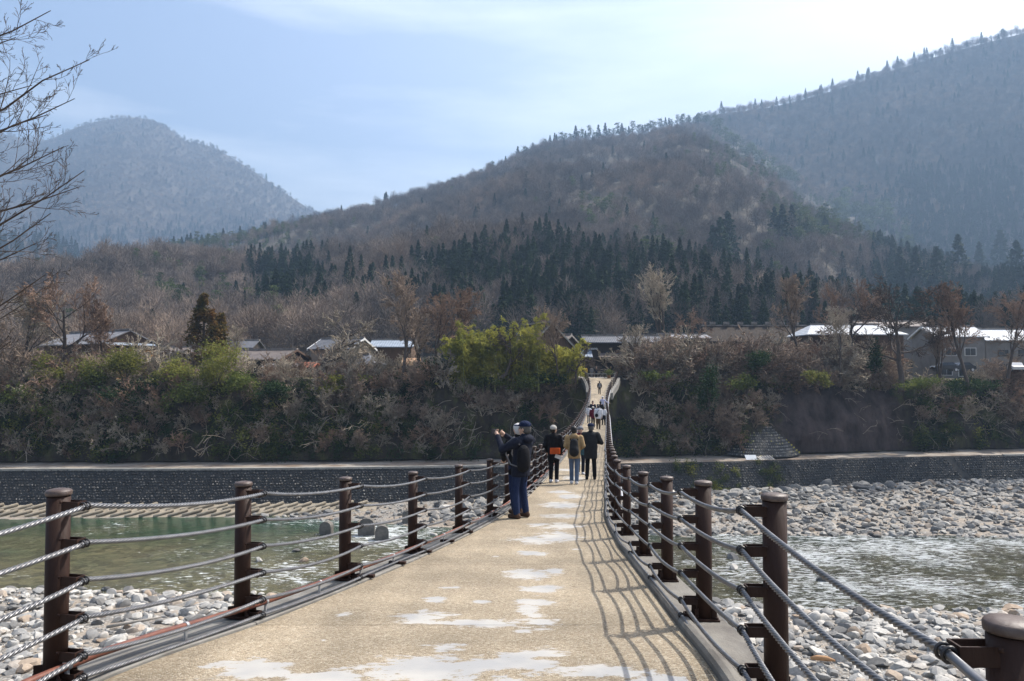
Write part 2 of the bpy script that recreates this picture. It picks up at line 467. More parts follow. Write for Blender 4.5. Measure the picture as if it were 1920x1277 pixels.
XX, TT = np.meshgrid(xs, ts)
cx, cy, cz = cliff_pt(XX, TT)
cy[-1] += 0.6
i = np.arange(XX.size).reshape(XX.shape)
FQ = np.stack([i[:-1, :-1], i[:-1, 1:], i[1:, 1:], i[1:, :-1]], -1).reshape(-1, 4)
cliff = link('cliff', np_mesh('cliff', np.stack([cx, cy, cz], -1).reshape(-1, 3), FQ), M['cliff'])
tag(cliff, 'dark overgrown rock cliff above the far river path', kind='structure')

M['terrace'] = mat('terrace_grass', (0.20, 0.175, 0.095), (0.11, 0.105, 0.05), scale=0.25, rough=0.95, bump=0.4, bscale=5, bdist=.1)
xs = np.arange(-400, 401, 4.0)
bx = np.clip(xs, -139, 139)
tx, ty, tz = cliff_pt(bx, np.ones_like(bx))
rows = []
for k, q in enumerate(np.concatenate([[0.0, 0.02, 0.06, 0.12, 0.25, 0.5], np.linspace(0.75, 1, 2)])):
    rows.append(np.stack([xs, (ty + 0.4) * (1 - q) + 330 * q, tz - 0.05 + 0 * xs + (0.3 * vnoise(xs * .05, xs * 0 + k, 31) if k > 1 else 0)], -1))
V = np.concatenate(rows); n = len(xs); r = len(rows)
i = np.arange(n * r).reshape(r, n)
FQ = np.stack([i[:-1, :-1], i[:-1, 1:], i[1:, 1:], i[1:, :-1]], -1).reshape(-1, 4)
terrace = link('terrace_ground', np_mesh('terrace_ground', V, FQ), M['terrace'])
tag(terrace, 'grassy village terrace on top of the cliff', kind='structure')

# ------------------------------------------------------------------ mountains
M['hill'] = mat('hill_floor', (0.11, 0.09, 0.07), (0.065, 0.058, 0.042), scale=0.02, rough=1.0, detail=8, bump=0.8, bscale=.15, bdist=4)
M['far_hill'] = mat('far_hill_floor', (0.12, 0.098, 0.078), (0.07, 0.06, 0.05), scale=0.012, rough=1.0, detail=10, bump=1.0, bscale=.06, bdist=14, lo=.3, hi=.7)
HILLS = {}
def hill(name, ridge, base_D, base_z, m, label, back=0.6, amp=10.0, seed=1, n=170, rows=46, wl=120.0, power=0.85):
    """ridge: (px, py, D) survey points; the slope runs from the valley floor up to the ridge and down behind"""
    R = np.array([at(*r) for r in ridge])
    s = np.concatenate([[0], np.cumsum(np.linalg.norm(np.diff(R, axis=0), axis=1))])
    q = np.linspace(0, s[-1], n)
    f = [spline(list(zip(s, R[:, k]))) for k in range(3)]
    P = np.stack([g(q) for g in f], -1)
    bd = base_D if not hasattr(base_D, '__len__') else np.interp(q / s[-1], np.linspace(0, 1, len(base_D)), base_D)
    dirn = P[:, :2] / np.linalg.norm(P[:, :2], axis=1)[:, None]
    B = np.stack([P[:, 0] * bd / P[:, 1], np.zeros(n) + bd, np.zeros(n) + base_z], -1)
    G = []
    for t in np.linspace(0, 1, rows):
        p = B * (1 - t) + P * t
        p[:, 2] = B[:, 2] + (P[:, 2] - B[:, 2]) * (t ** (1 / power) * .55 + t * .45)
        w = math.sin(math.pi * min(t, 1)) ** 0.8
        p[:, 2] += amp * w * vnoise(p[:, 0] / wl, p[:, 1] / wl, seed, 4) * 1.6
        G.append(p)
    for t in (0.15, 0.5, 1.0):
        p = P.copy(); p[:, :2] += dirn * (t * 500 * back); p[:, 2] = P[:, 2] * (1 - t) + base_z * t - t * 4
        G.append(p)
    G = np.array(G)
    nr = len(G)
    i = np.arange(nr * n).reshape(nr, n)
    FQ = np.stack([i[:-1, :-1], i[:-1, 1:], i[1:, 1:], i[1:, :-1]], -1).reshape(-1, 4)
    o = link(name, np_mesh(name, G.reshape(-1, 3), FQ), m)
    tag(o, label, kind='structure')
    HILLS[name] = (G, rows)
    return o
hill('wooded_hill', [(-700, 640, 601), (-400, 600, 630), (-150, 565, 658), (60, 535, 687), (200, 512, 744), (290, 482, 801), (450, 457, 859), (610, 428, 916), (690, 408, 959), (800, 372, 1002), (920, 332, 1059), (1030, 280, 1130), (1180, 262, 1173), (1330, 242, 1250), (1420, 285, 1240), (1500, 340, 1190), (1600, 398, 1130), (1740, 462, 1020), (1850, 510, 900), (2050, 545, 760), (2500, 590, 544)],
     [190, 190, 195, 200, 200, 200, 195, 190, 185], 15.2, M['hill'], 'bare wooded hillside behind the village', amp=30, seed=4, wl=190)
hill('right_mountain', [(900, 420, 1477), (1150, 300, 1477), (1340, 216, 1477), (1450, 200, 1454), (1600, 158, 1420), (1750, 108, 1386), (1920, 62, 1341), (2200, 0, 1284), (2700, 10, 1250)],
     [950, 880, 820, 760, 700], 20, M['far_hill'], 'hazy wooded mountain rising behind the hill', amp=26, seed=7, wl=220)
hill('left_mountain', [(-900, 380, 2881), (-400, 330, 2831), (-150, 262, 2782), (0, 252, 2782), (90, 262, 2782), (140, 240, 2782), (210, 223, 2782), (262, 221, 2782), (310, 238, 2762), (350, 265, 2742), (380, 270, 2722), (450, 305, 2682), (520, 352, 2633), (600, 405, 2583), (700, 470, 2485), (900, 560, 2386)],
     [1400, 1400, 1400, 1400], 25, M['far_hill'], 'rounded far mountain in blue haze', amp=50, seed=12, wl=420)
hill('foothill', [(-600, 420, 1188), (-200, 425, 1242), (0, 448, 1274), (70, 455, 1296), (130, 475, 1296), (200, 505, 1274), (300, 540, 1242), (420, 580, 1188)],
     [760, 760, 760], 18, M['hill'], 'dark cedar covered spur below the far mountain', amp=12, seed=15, n=80, rows=20)
# ------------------------------------------------------------------ footbridge
DECK = spline([(-8, -1.70), (0, -1.71), (2.4, -1.715), (4.3, -1.715), (6, -1.92), (8, -2.16), (10, -2.37), (12, -2.53), (14.3, -2.70), (20, -3.10), (24.5, -3.41), (35, -3.95), (48, -4.35), (60, -4.45), (75, -4.25), (90, -3.50), (100, -2.72), (106, -2.12), (112, -1.40), (116, -1.36)])
LX = spline([(-8, -4.6), (0, -3.3), (2.35, -2.86), (4.3, -2.47), (6.05, -2.06), (8.0, -1.69), (10.1, -1.27), (12.15, -0.82), (14.3, -0.40), (17, 0.0), (22, 0.60), (40, 2.75), (59, 5.03), (95, 9.35), (100, 9.85), (106, 10.25), (113, 10.3)])
RX = spline([(-8, 1.22), (0, 1.26), (2.05, 1.29), (4.0, 1.33), (5.9, 1.43), (7.85, 1.54), (9.8, 1.63), (11.75, 1.71), (13.7, 1.83), (17, 2.2), (22, 2.78), (40, 4.95), (59, 7.25), (95, 11.75), (100, 12.6), (106, 13.9), (113, 15.2)])
dz = lambda d: EYE + DECK(d)
L_POSTS = [-1.6, 0.4, 2.35, 4.3, 6.05, 8.0, 10.1, 12.15, 14.3] + list(np.arange(16.3, 112.5, 2.0))
R_POSTS = [-1.8, 0.1, 2.05, 4.0, 5.9, 7.85, 9.8, 11.75, 13.7] + list(np.arange(15.7, 112.5, 2.0))

bridge = empty('footbridge', (0, 0, 0))
tag(bridge, 'long sagging concrete footbridge with brown posts and steel cable railings', 'footbridge')

def deck_mat():
    m, nt, p = new_mat('deck_aggregate'); L = nt.links.new
    tc = nd(nt, 'ShaderNodeTexCoord')
    vo = nd(nt, 'ShaderNodeTexVoronoi', Scale=85.0); L(tc.outputs['Object'], vo.inputs['Vector'])
    sp = nd(nt, 'ShaderNodeSeparateColor'); L(vo.outputs['Color'], sp.inputs['Color'])
    rp = nt.nodes.new('ShaderNodeValToRGB'); e = rp.color_ramp.elements
    e[0].position = 0; e[0].color = (0.18, 0.14, 0.095, 1)
    e[1].position = 1; e[1].color = (0.42, 0.37, 0.285, 1)
    x = e.new(0.3); x.color = (0.255, 0.205, 0.14, 1)
    x = e.new(0.75); x.color = (0.325, 0.27, 0.19, 1)
    L(sp.outputs['Red'], rp.inputs['Fac'])
    n0 = nd(nt, 'ShaderNodeTexNoise', Scale=1.1, Detail=5, Roughness=0.6); L(tc.outputs['Object'], n0.inputs['Vector'])
    m0 = nd(nt, 'ShaderNodeMapRange', From_Min=0.3, From_Max=0.7, To_Min=0.72, To_Max=1.14); L(n0.outputs['Fac'], m0.inputs['Value'])
    hs = nd(nt, 'ShaderNodeHueSaturation'); L(rp.outputs['Color'], hs.inputs['Color']); L(m0.outputs['Result'], hs.inputs['Value'])
    mp0 = nd(nt, 'ShaderNodeMapping', Scale=(1.6, .22, 1)); L(tc.outputs['Object'], mp0.inputs['Vector'])
    n00 = nd(nt, 'ShaderNodeTexNoise', Scale=1.0, Detail=6, Roughness=0.65); L(mp0.outputs['Vector'], n00.inputs['Vector'])
    m00 = nd(nt, 'ShaderNodeMapRange', From_Min=0.32, From_Max=0.68, To_Min=0.80, To_Max=1.12); L(n00.outputs['Fac'], m00.inputs['Value'])
    hs0 = nd(nt, 'ShaderNodeHueSaturation'); L(hs.outputs['Color'], hs0.inputs['Color']); L(m00.outputs['Result'], hs0.inputs['Value']); hs = hs0
    # worn pale mortar where the pebble coat is gone
    at_ = nd(nt, 'ShaderNodeAttribute'); at_.attribute_name = 'wear'
    mp = nd(nt, 'ShaderNodeMapping', Scale=(1, 1.5, 1)); L(tc.outputs['Object'], mp.inputs['Vector'])
    n1 = nd(nt, 'ShaderNodeTexNoise', Scale=4.5, Detail=9, Roughness=0.72); L(mp.outputs['Vector'], n1.inputs['Vector'])
    ma = nt.nodes.new('ShaderNodeMath'); ma.operation = 'MULTIPLY_ADD'; ma.inputs[1].default_value = 1.5
    L(n1.outputs['Fac'], ma.inputs[0]); L(at_.outputs['Fac'], ma.inputs[2])
    th = nd(nt, 'ShaderNodeMapRange', From_Min=0.98, From_Max=1.06); L(ma.outputs[0], th.inputs['Value'])
    n2 = nd(nt, 'ShaderNodeTexNoise', Scale=2.2, Detail=7); L(tc.outputs['Object'], n2.inputs['Vector'])
    pc = nt.nodes.new('ShaderNodeMix'); pc.data_type = 'RGBA'
    pc.inputs['A'].default_value = (0.28, 0.28, 0.275, 1); pc.inputs['B'].default_value = (0.37, 0.355, 0.325, 1)
    m3 = nd(nt, 'ShaderNodeMapRange', From_Min=0.35, From_Max=0.6); L(n2.outputs['Fac'], m3.inputs['Value']); L(m3.outputs['Result'], pc.inputs['Factor'])
    mx = nt.nodes.new('ShaderNodeMix'); mx.data_type = 'RGBA'
    L(th.outputs['Result'], mx.inputs['Factor']); L(hs.outputs['Color'], mx.inputs['A']); L(pc.outputs['Result'], mx.inputs['B'])
    L(mx.outputs['Result'], p.inputs['Base Color'])
    p.inputs['Roughness'].default_value = 0.85; p.inputs['Specular IOR Level'].default_value = 0.25
    iv = nt.nodes.new('ShaderNodeMath'); iv.operation = 'SUBTRACT'; iv.inputs[0].default_value = 1.0; L(th.outputs['Result'], iv.inputs[1])
    bp = nd(nt, 'ShaderNodeBump', Distance=0.006); bp.invert = True
    L(iv.outputs[0], bp.inputs['Strength']); L(vo.outputs['Distance'], bp.inputs['Height']); L(bp.outputs['Normal'], p.inputs['Normal'])
    return m
M['deck'] = deck_mat()

# worn places: survey pixel, half sizes in pixels -> deck plane
_dd = np.linspace(2.0, 60, 1200); _yy = 638.5 + 52 - DECK(_dd) / _dd * 1470
def on_deck(px, py):
    d = float(np.interp(-py, -_yy, _dd)) if py < _yy[0] else 2.0
    return (px - 960) / 1470 * d, d
WORN = [(480, 1247, 95, 26), (620, 1262, 120, 20), (800, 1250, 190, 34), (960, 1232, 130, 26), (1010, 1218, 60, 16), (1120, 1250, 110, 14), (1230, 1266, 90, 14), (880, 1300, 260, 40), (1150, 1320, 160, 30),
        (795, 1152, 68, 14), (900, 1162, 120, 11), (1010, 1160, 42, 16), (992, 1138, 30, 14), (1005, 1124, 52, 9), (905, 1123, 24, 4), (825, 1119, 36, 7), (845, 1097, 26, 3), (1005, 1100, 48, 9), (1020, 1097, 40, 8),
        (985, 1072, 56, 13), (1040, 1068, 24, 8), (650, 1146, 22, 6), (840, 1206, 42, 8), (975, 1177, 20, 4), (610, 1194, 14, 3), (1000, 1010, 60, 9), (1045, 1003, 50, 12), (1050, 984, 52, 7), (1000, 1034, 46, 6), (930, 1040, 14, 2), (1080, 1026, 14, 2),
        (1010, 982, 30, 4), (1055, 965, 46, 5), (1050, 945, 48, 8), (1070, 929, 34, 6), (1050, 921, 30, 4), (1075, 895, 26, 5), (1060, 880, 24, 3), (1095, 868, 20, 3), (1110, 850, 16, 3)]
WP = []
for px, py, a, b in WORN:
    x, d = on_deck(px, py); d0 = on_deck(px, py + b)[1]; d1 = on_deck(px, py - b)[1]
    WP.append((x, d, max(a / 1470 * d, .03), max((d1 - d0) / 2, .05)))
def wear(X, Y):
    w = np.full(X.shape, -0.6)
    for x, d, a, b in WP:
        w = np.maximum(w, 0.55 - 0.42 * np.sqrt(((X - x) / a) ** 2 + ((Y - d) / b) ** 2))
    far = 0.35 * vnoise(X * 1.1, Y * .6, 44, 3) - 0.12
    k = np.clip((Y - 27) / 8, 0, 1)
    return np.where(k > 0, np.maximum(w, far * k - .6 * (1 - k)), w)

joints = [-6.0, -4.0, -0.7, 2.6] + [5.9 + 3.35 * k for k in range(32)]
joints = [j for j in joints if j < 110] + [112.6]
KL, KR = 0.20, 0.205             # strips under the rails
for a, b in zip(joints[:-1], joints[1:]):
    near = b < 30
    nu = max(4, int((b - a) / (0.05 if near else 0.5))); nv = 60 if near else 10
    u = np.linspace(a + 0.004, b - 0.004, nu + 1); v = np.linspace(0, 1, nv + 1)
    U, Vv = np.meshgrid(u, v, indexing='ij')
    X = (LX(U) + KL) * (1 - Vv) + (RX(U) - KR) * Vv
    Z = dz(U)
    top = np.stack([X, U, Z], -1).reshape(-1, 3)
    n1 = nv + 1
    i = np.arange(len(top)).reshape(nu + 1, n1)
    FQ = np.stack([i[:-1, :-1], i[1:, :-1], i[1:, 1:], i[:-1, 1:]], -1).reshape(-1, 4)[:, ::-1]
    ring = np.concatenate([i[0, :], i[1:, -1], i[-1, -2::-1], i[-2:0:-1, 0]])
    low = top[ring] - np.array([0, 0, 0.20])
    base = len(top); k = len(ring); j = np.arange(k); j2 = (j + 1) % k
    side = np.stack([ring[j], ring[j2], base + j2, base + j], -1)
    me = np_mesh('deck_slab', np.concatenate([top, low]), np.concatenate([FQ, side[:, ::-1]]), False)
    w = wear(np.concatenate([top, low])[:, 0], np.concatenate([top, low])[:, 1])
    fattr(me, 'wear', w)
    link('deck_slab', me, M['deck'], bridge)
# dark bedding seen in the joints and the underside of the ribbon
def ribbon(name, prof_fn, d0, d1, step, m, parent=bridge, smooth=False):
    """prof_fn(d) -> closed list of (x, z) ; lofts along the bridge"""
    ds = np.linspace(d0, d1, max(2, int(round((d1 - d0) / step)) + 1))
    mb = MB(); k = None
    for d in ds:
        pr = prof_fn(float(d)); k = len(pr)
        mb.v += [(x, float(d), z) for x, z in pr]
    for a in range(len(ds) - 1):
        for j in range(k):
            j2 = (j + 1) % k
            mb.f.append((a * k + j, a * k + j2, (a + 1) * k + j2, (a + 1) * k + j)); mb.sm.append(smooth); mb.mi.append(0)
    mb.f.append(tuple(range(k))[::-1]); mb.sm.append(False); mb.mi.append(0)
    e = (len(ds) - 1) * k
    mb.f.append(tuple(e + j for j in range(k))); mb.sm.append(False); mb.mi.append(0)
    return mb.build(name, m, parent)
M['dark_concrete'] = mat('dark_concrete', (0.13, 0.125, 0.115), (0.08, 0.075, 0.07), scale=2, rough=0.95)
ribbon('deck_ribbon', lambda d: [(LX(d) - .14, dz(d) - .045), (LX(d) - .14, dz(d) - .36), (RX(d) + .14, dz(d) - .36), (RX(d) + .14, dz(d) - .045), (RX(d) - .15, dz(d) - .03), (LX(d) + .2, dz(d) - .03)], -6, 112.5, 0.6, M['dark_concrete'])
# left strip, nearly flush; right kerb with a rounded lip
M['kerb_grey'] = mat('grey_kerb', (0.19, 0.178, 0.155), (0.11, 0.10, 0.088), scale=5, rough=0.9, bump=0.35, bscale=45, stretch=(1, .4, 1))
kj = [-6.0, -1.8, 0.1, 2.05, 4.0, 5.9, 7.85, 9.8, 11.75, 13.7] + list(np.arange(15.7, 112, 2.0)) + [112.5]
for a, b in zip(kj[:-1], kj[1:]):
    ribbon('edge_strip', lambda d: [(LX(d) - .15, dz(d) - .04), (LX(d) + KL - .005, dz(d) - .04), (LX(d) + KL - .005, dz(d) + .014), (LX(d) + KL - .02, dz(d) + .02), (LX(d) - .15, dz(d) + .02)], a + .006, b - .006, 0.5, M['concrete'])
    ribbon('kerb', lambda d: [(RX(d) + .15, dz(d) - .04), (RX(d) + .15, dz(d) + .035), (RX(d) - .105, dz(d) + .035), (RX(d) - .11, dz(d) + .048), (RX(d) - .125, dz(d) + .064), (RX(d) - .155, dz(d) + .068), (RX(d) - .185, dz(d) + .058), (RX(d) - KR + .004, dz(d) + .035), (RX(d) - KR + .004, dz(d) - .04)], a + .006, b - .006, 0.5, M['kerb_grey'])
# added pale bar outside the right rail, standing in for its sunlit post sides
ribbon('sunlit_edge_bar', lambda d: [(RX(d) + .13 + .035 * math.cos(t), dz(d) + .32 + .035 * math.sin(t)) for t in np.linspace(0, 2 * math.pi, 9)[:-1]], 14.5, 97, 0.8, M['band'], smooth=True)
# flared bridge head on the far side
M['pale_concrete'] = mat('pale_concrete', (0.34, 0.325, 0.29), (0.23, 0.22, 0.195), scale=1.2, rough=0.9)
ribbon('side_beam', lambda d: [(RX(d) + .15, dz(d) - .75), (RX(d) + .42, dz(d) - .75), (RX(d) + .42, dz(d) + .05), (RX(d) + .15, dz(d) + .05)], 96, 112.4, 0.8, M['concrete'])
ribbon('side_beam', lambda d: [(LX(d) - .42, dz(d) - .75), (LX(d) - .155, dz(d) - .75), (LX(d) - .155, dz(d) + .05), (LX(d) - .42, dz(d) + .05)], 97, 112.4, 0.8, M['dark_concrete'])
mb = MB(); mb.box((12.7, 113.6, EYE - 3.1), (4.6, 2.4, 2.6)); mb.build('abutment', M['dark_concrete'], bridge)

# rail posts
POST_H = 1.05
CAB_H = [0.97, 0.77, 0.57, 0.37, 0.17, 0.055]
def post_mesh(side, far):
    mb = MB()
    mb.lathe([(0.060, -0.10), (0.060, POST_H - 0.03)], 20 if not far else 8)
    if far:
        for h in CAB_H[:5]:
            mb.box((-side * 0.095, 0, h), (0.11, 0.07, 0.05))
    me = mb.mesh('post'); me.materials.append(M['post']); return me
def cap_mesh(far):
    mb = MB()
    if far: mb.lathe([(0.066, POST_H - 0.03), (0.066, POST_H - .005), (0.05, POST_H + .006)], 8)
    else: mb.lathe([(0.0605, POST_H - 0.026), (0.065, POST_H - 0.025), (0.0665, POST_H - 0.018), (0.0665, POST_H - 0.004), (0.062, POST_H + .003), (0.03, POST_H + .010), (0.005, POST_H + .011)], 24)
    me = mb.mesh('cap'); me.materials.append(M['cap']); return me
def bracket_mesh(side):
    s = -side; mb = MB()       # open channel reaching inwards from the post
    mb.box((s * 0.085, -0.030, 0), (0.13, 0.006, 0.052)); mb.box((s * 0.085, 0.030, 0), (0.13, 0.006, 0.052))
    mb.box((s * 0.147, 0, 0), (0.006, 0.054, 0.052))
    mb.lathe([(0.007, 0), (0.007, 0.012)], 6, (s * 0.055, -0.046, 0.018)); 
    me = mb.mesh('bracket'); me.materials.append(M['post']); return me
def clamp_mesh(side):
    s = -side; mb = MB(); x0 = s * 0.168
    for yy in (-0.016, 0.016):
        pts = [(x0 + 0.020 * math.cos(t), yy, 0.020 * math.sin(t)) for t in np.linspace(0, 2 * math.pi, 11)]
        mb.tube(pts, 0.0055, 5, caps=False)
    me = mb.mesh('clamp'); me.materials.append(M['clamp']); return me
def base_mesh():
    mb = MB(); mb.box((0, 0, 0.045), (0.20, 0.17, 0.012))
    for x in (-.08, .08):
        for y in (-.062, .062): mb.lathe([(0.013, 0.052), (0.013, 0.066), (0.006, 0.066), (0.006, 0.08)], 6, (x, y, 0))
    for a in (0.6, 2.5, 3.8, 5.6):
        mb.box((0.075 * math.cos(a), 0.075 * math.sin(a), 0.085), (0.055, 0.007, 0.075), rz=a)
    me = mb.mesh('base_plate'); me.materials.append(M['post']); return me
for side, posts, XF in ((-1, L_POSTS, LX), (1, R_POSTS, RX)):
    pm_n, pm_f, cm_n, cm_f = post_mesh(side, False), post_mesh(side, True), cap_mesh(False), cap_mesh(True)
    bm_, km_, am_ = bracket_mesh(side), clamp_mesh(side), base_mesh()
    for d in posts:
        far = d > 21
        dirx = float(XF(d + .5) - XF(d - .5))
        rz = -math.atan(dirx)
        p = link('post', pm_f if far else pm_n, parent=bridge, loc=(float(XF(d)), d, float(dz(d)) - (0.0 if side < 0 else -0.01)), rz=rz)
        link('cap', cm_f if far else cm_n, parent=p)
        if not far:
            link('base_plate', am_, parent=p)
            for h in CAB_H:
                link('bracket', bm_, parent=p, loc=(0, 0, h))
                link('clamp', km_, parent=p, loc=(0, 0, h))
# shade painted dark into the grooves between the strands so the twist shows
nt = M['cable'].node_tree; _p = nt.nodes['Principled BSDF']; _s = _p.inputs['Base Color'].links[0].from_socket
_a = nd(nt, 'ShaderNodeAttribute'); _a.attribute_name = 'groove_shade'
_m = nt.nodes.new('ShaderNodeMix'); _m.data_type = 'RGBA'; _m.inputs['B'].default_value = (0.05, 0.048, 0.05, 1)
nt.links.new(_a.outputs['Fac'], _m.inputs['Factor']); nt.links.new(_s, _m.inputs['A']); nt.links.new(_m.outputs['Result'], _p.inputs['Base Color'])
# cables: laid strands near the viewer, plain beyond
def cable(side, posts, XF, h, ci):
    rng = np.random.default_rng(ci * 7 + (side > 0))
    path = []
    prev = None
    for a, b in zip(posts[:-1], posts[1:]):
        pa = np.array([float(XF(a)) - side * 0.168, a, float(dz(a)) + h + (0.01 if side > 0 else 0)])
        pb = np.array([float(XF(b)) - side * 0.168, b, float(dz(b)) + h + (0.01 if side > 0 else 0)])
        if h < 0.1: pa[2] += .0; 
        sag = (0.030 + 0.014 * rng.random()) * (0.3 if h < .1 else 1)
        lat = 0.02 * rng.normal()
        Lg = np.linalg.norm(pb - pa)
        step = 0.0125 if b < 11 and a > 1.0 else (0.12 if b < 40 else 0.5)
        k = max(3, int(Lg / step))
        t = np.arange(k) / k
        seg = pa[None] * (1 - t)[:, None] + pb[None] * t[:, None]
        seg[:, 2] -= 4 * t * (1 - t) * sag
        seg[:, 0] += 4 * t * (1 - t) * lat
        path.append(seg)
    path = np.concatenate(path + [np.array([[float(XF(posts[-1])) - side * .168, posts[-1], float(dz(posts[-1])) + h]])])
    T = np.gradient(path, axis=0); T /= np.linalg.norm(T, axis=1)[:, None]
    U = np.cross(T, np.array([0, 0, 1.0])); U /= np.linalg.norm(U, axis=1)[:, None]
    W = np.cross(U, T)
    s = np.concatenate([[0], np.cumsum(np.linalg.norm(np.diff(path, axis=0), axis=1))])
    n = 18
    th = 2 * math.pi * np.arange(n) / n
    fine = (np.gradient(s) < 0.03)[:, None]
    ang = th[None, :] + (s[:, None] * 2 * math.pi / 0.19)
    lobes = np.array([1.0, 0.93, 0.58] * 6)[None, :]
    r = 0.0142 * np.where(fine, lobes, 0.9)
    ang = np.where(fine, ang, th[None, :])
    V = path[:, None, :] + r[..., None] * (np.cos(ang)[..., None] * U[:, None, :] + np.sin(ang)[..., None] * W[:, None, :])
    m_ = len(path)
    i = np.arange(m_ * n).reshape(m_, n)
    j = np.roll(i, -1, axis=1)
    FQ = np.stack([i[:-1], j[:-1], j[1:], i[1:]], -1).reshape(-1, 4)
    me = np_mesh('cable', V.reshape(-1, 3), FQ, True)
    fattr(me, 'groove_shade', np.where(fine, (lobes < .7) * 1.0, 0.25).ravel() if fine.any() else np.zeros(V.shape[0] * n))
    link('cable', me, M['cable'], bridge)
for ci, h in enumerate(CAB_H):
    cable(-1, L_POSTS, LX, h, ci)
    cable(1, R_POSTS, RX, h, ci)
# rust red water pipe along the left strip, with bands
pp = [(float(LX(d)) - .005 + 0.085, float(d), float(dz(d)) + .115) for d in np.arange(-4, 100, .5)]
mb = MB(); mb.tube(pp, 0.022, 10); pipe = mb.build('pipe', M['pipe'], bridge)
for d in list(np.arange(3.3, 30, 0.98)):
    p0 = Vector((float(LX(d)) + .08, d, float(dz(d)) + .115))
    mb = MB(); dr = Vector((float(LX(d + .1) - LX(d - .1)), .2, float(DECK(d + .1) - DECK(d - .1)))).normalized()
    mb.tube([p0 - dr * .014, p0 + dr * .014], 0.026, 10); mb.box(p0 + Vector((0, 0, -.055)), (.012, .03, .08))
    mb.build('pipe_band', M['band'], pipe)
    if int(d * 10) % 2: 
        mb = MB(); mb.box((p0.x + .05, p0.y, p0.z - .078), (.2, .05, .03), rz=-.2); mb.build('pipe_support', M['post'], pipe)
# ------------------------------------------------------------------ stones
def ico(sub):
    bm = bmesh.new(); bmesh.ops.create_icosphere(bm, subdivisions=sub, radius=1.0)
    V = np.array([v.co[:] for v in bm.verts]); Fc = np.array([[v.index for v in f.verts] for f in bm.faces])
    bm.free(); return V, Fc
def stone_shape(sub, seed, rough=0.22):
    V, Fc = ico(sub); rng = np.random.default_rng(seed)
    for _ in range(9):                       # worn facets
        n = rng.normal(size=3); n /= np.linalg.norm(n)
        h = rng.uniform(0.45, 0.85)
        d = V @ n
        V = V - np.clip(d - h, 0, None)[:, None] * n * 0.97
    V = V * (1 + rough * 0.4 * rng.normal(size=3))
    V += 0.035 * rng.normal(size=V.shape)
    return V, Fc
def stone_mat(name, per_object, dark=1.0):
    m, nt, p = new_mat(name); L = nt.links.new
    if per_object:
        src = nd(nt, 'ShaderNodeObjectInfo').outputs['Random']
    else:
        a = nd(nt, 'ShaderNodeAttribute'); a.attribute_name = 'tint'; src = a.outputs['Fac']
    rp = nt.nodes.new('ShaderNodeValToRGB'); e = rp.color_ramp.elements; e[0].position = 0; e[1].position = 1
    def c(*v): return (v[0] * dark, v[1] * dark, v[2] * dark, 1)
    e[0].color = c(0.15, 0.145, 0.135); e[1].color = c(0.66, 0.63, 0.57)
    for pos, v in ((0.12, (0.23, 0.225, 0.215)), (0.30, (0.34, 0.335, 0.32)), (0.5, (0.46, 0.445, 0.41)), (0.72, (0.58, 0.555, 0.505)), (0.86, (0.40, 0.30, 0.21)), (0.88, (0.62, 0.59, 0.53))):
        x = e.new(pos); x.color = c(*v)
    L(src, rp.inputs['Fac'])
    tc = nd(nt, 'ShaderNodeTexCoord')
    nz = nd(nt, 'ShaderNodeTexNoise', Scale=3.0, Detail=6, Roughness=0.65); L(tc.outputs['Object'], nz.inputs['Vector'])
    mr = nd(nt, 'ShaderNodeMapRange', From_Min=0.3, From_Max=0.7, To_Min=0.72, To_Max=1.18); L(nz.outputs['Fac'], mr.inputs['Value'])
    hs = nd(nt, 'ShaderNodeHueSaturation'); L(rp.outputs['Color'], hs.inputs['Color']); L(mr.outputs['Result'], hs.inputs['Value'])
    L(hs.outputs['Color'], p.inputs['Base Color']); p.inputs['Roughness'].default_value = 0.82; p.inputs['Specular IOR Level'].default_value = 0.25
    bp = nd(nt, 'ShaderNodeBump', Strength=0.3, Distance=0.05); L(nz.outputs['Fac'], bp.inputs['Height']); L(bp.outputs['Normal'], p.inputs['Normal'])
    return m
M['stone'] = stone_mat('river_stone', True, .74)
M['stones'] = stone_mat('river_stones', False, .72)
M['far_stones'] = stone_mat('far_river_stones', False, .5)  # darker copy: greyer stones, with their backlit shade put into the colour
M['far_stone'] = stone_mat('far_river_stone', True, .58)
SHAPES = [stone_shape(2, 100 + k) for k in range(8)]
SHAPES1 = [stone_shape(1, 200 + k) for k in range(5)]
def rot_mats(rz, tx, ty):
    cz, sz = np.cos(rz), np.sin(rz); cx, sx = np.cos(tx), np.sin(tx); cy, sy = np.cos(ty), np.sin(ty)
    Z = np.zeros_like(rz); O = np.ones_like(rz)
    Rz = np.stack([cz, -sz, Z, sz, cz, Z, Z, Z, O], -1).reshape(-1, 3, 3)
    Rx = np.stack([O, Z, Z, Z, cx, -sx, Z, sx, cx], -1).reshape(-1, 3, 3)
    Ry = np.stack([cy, Z, sy, Z, O, Z, -sy, Z, cy], -1).reshape(-1, 3, 3)
    return Rz @ Rx @ Ry
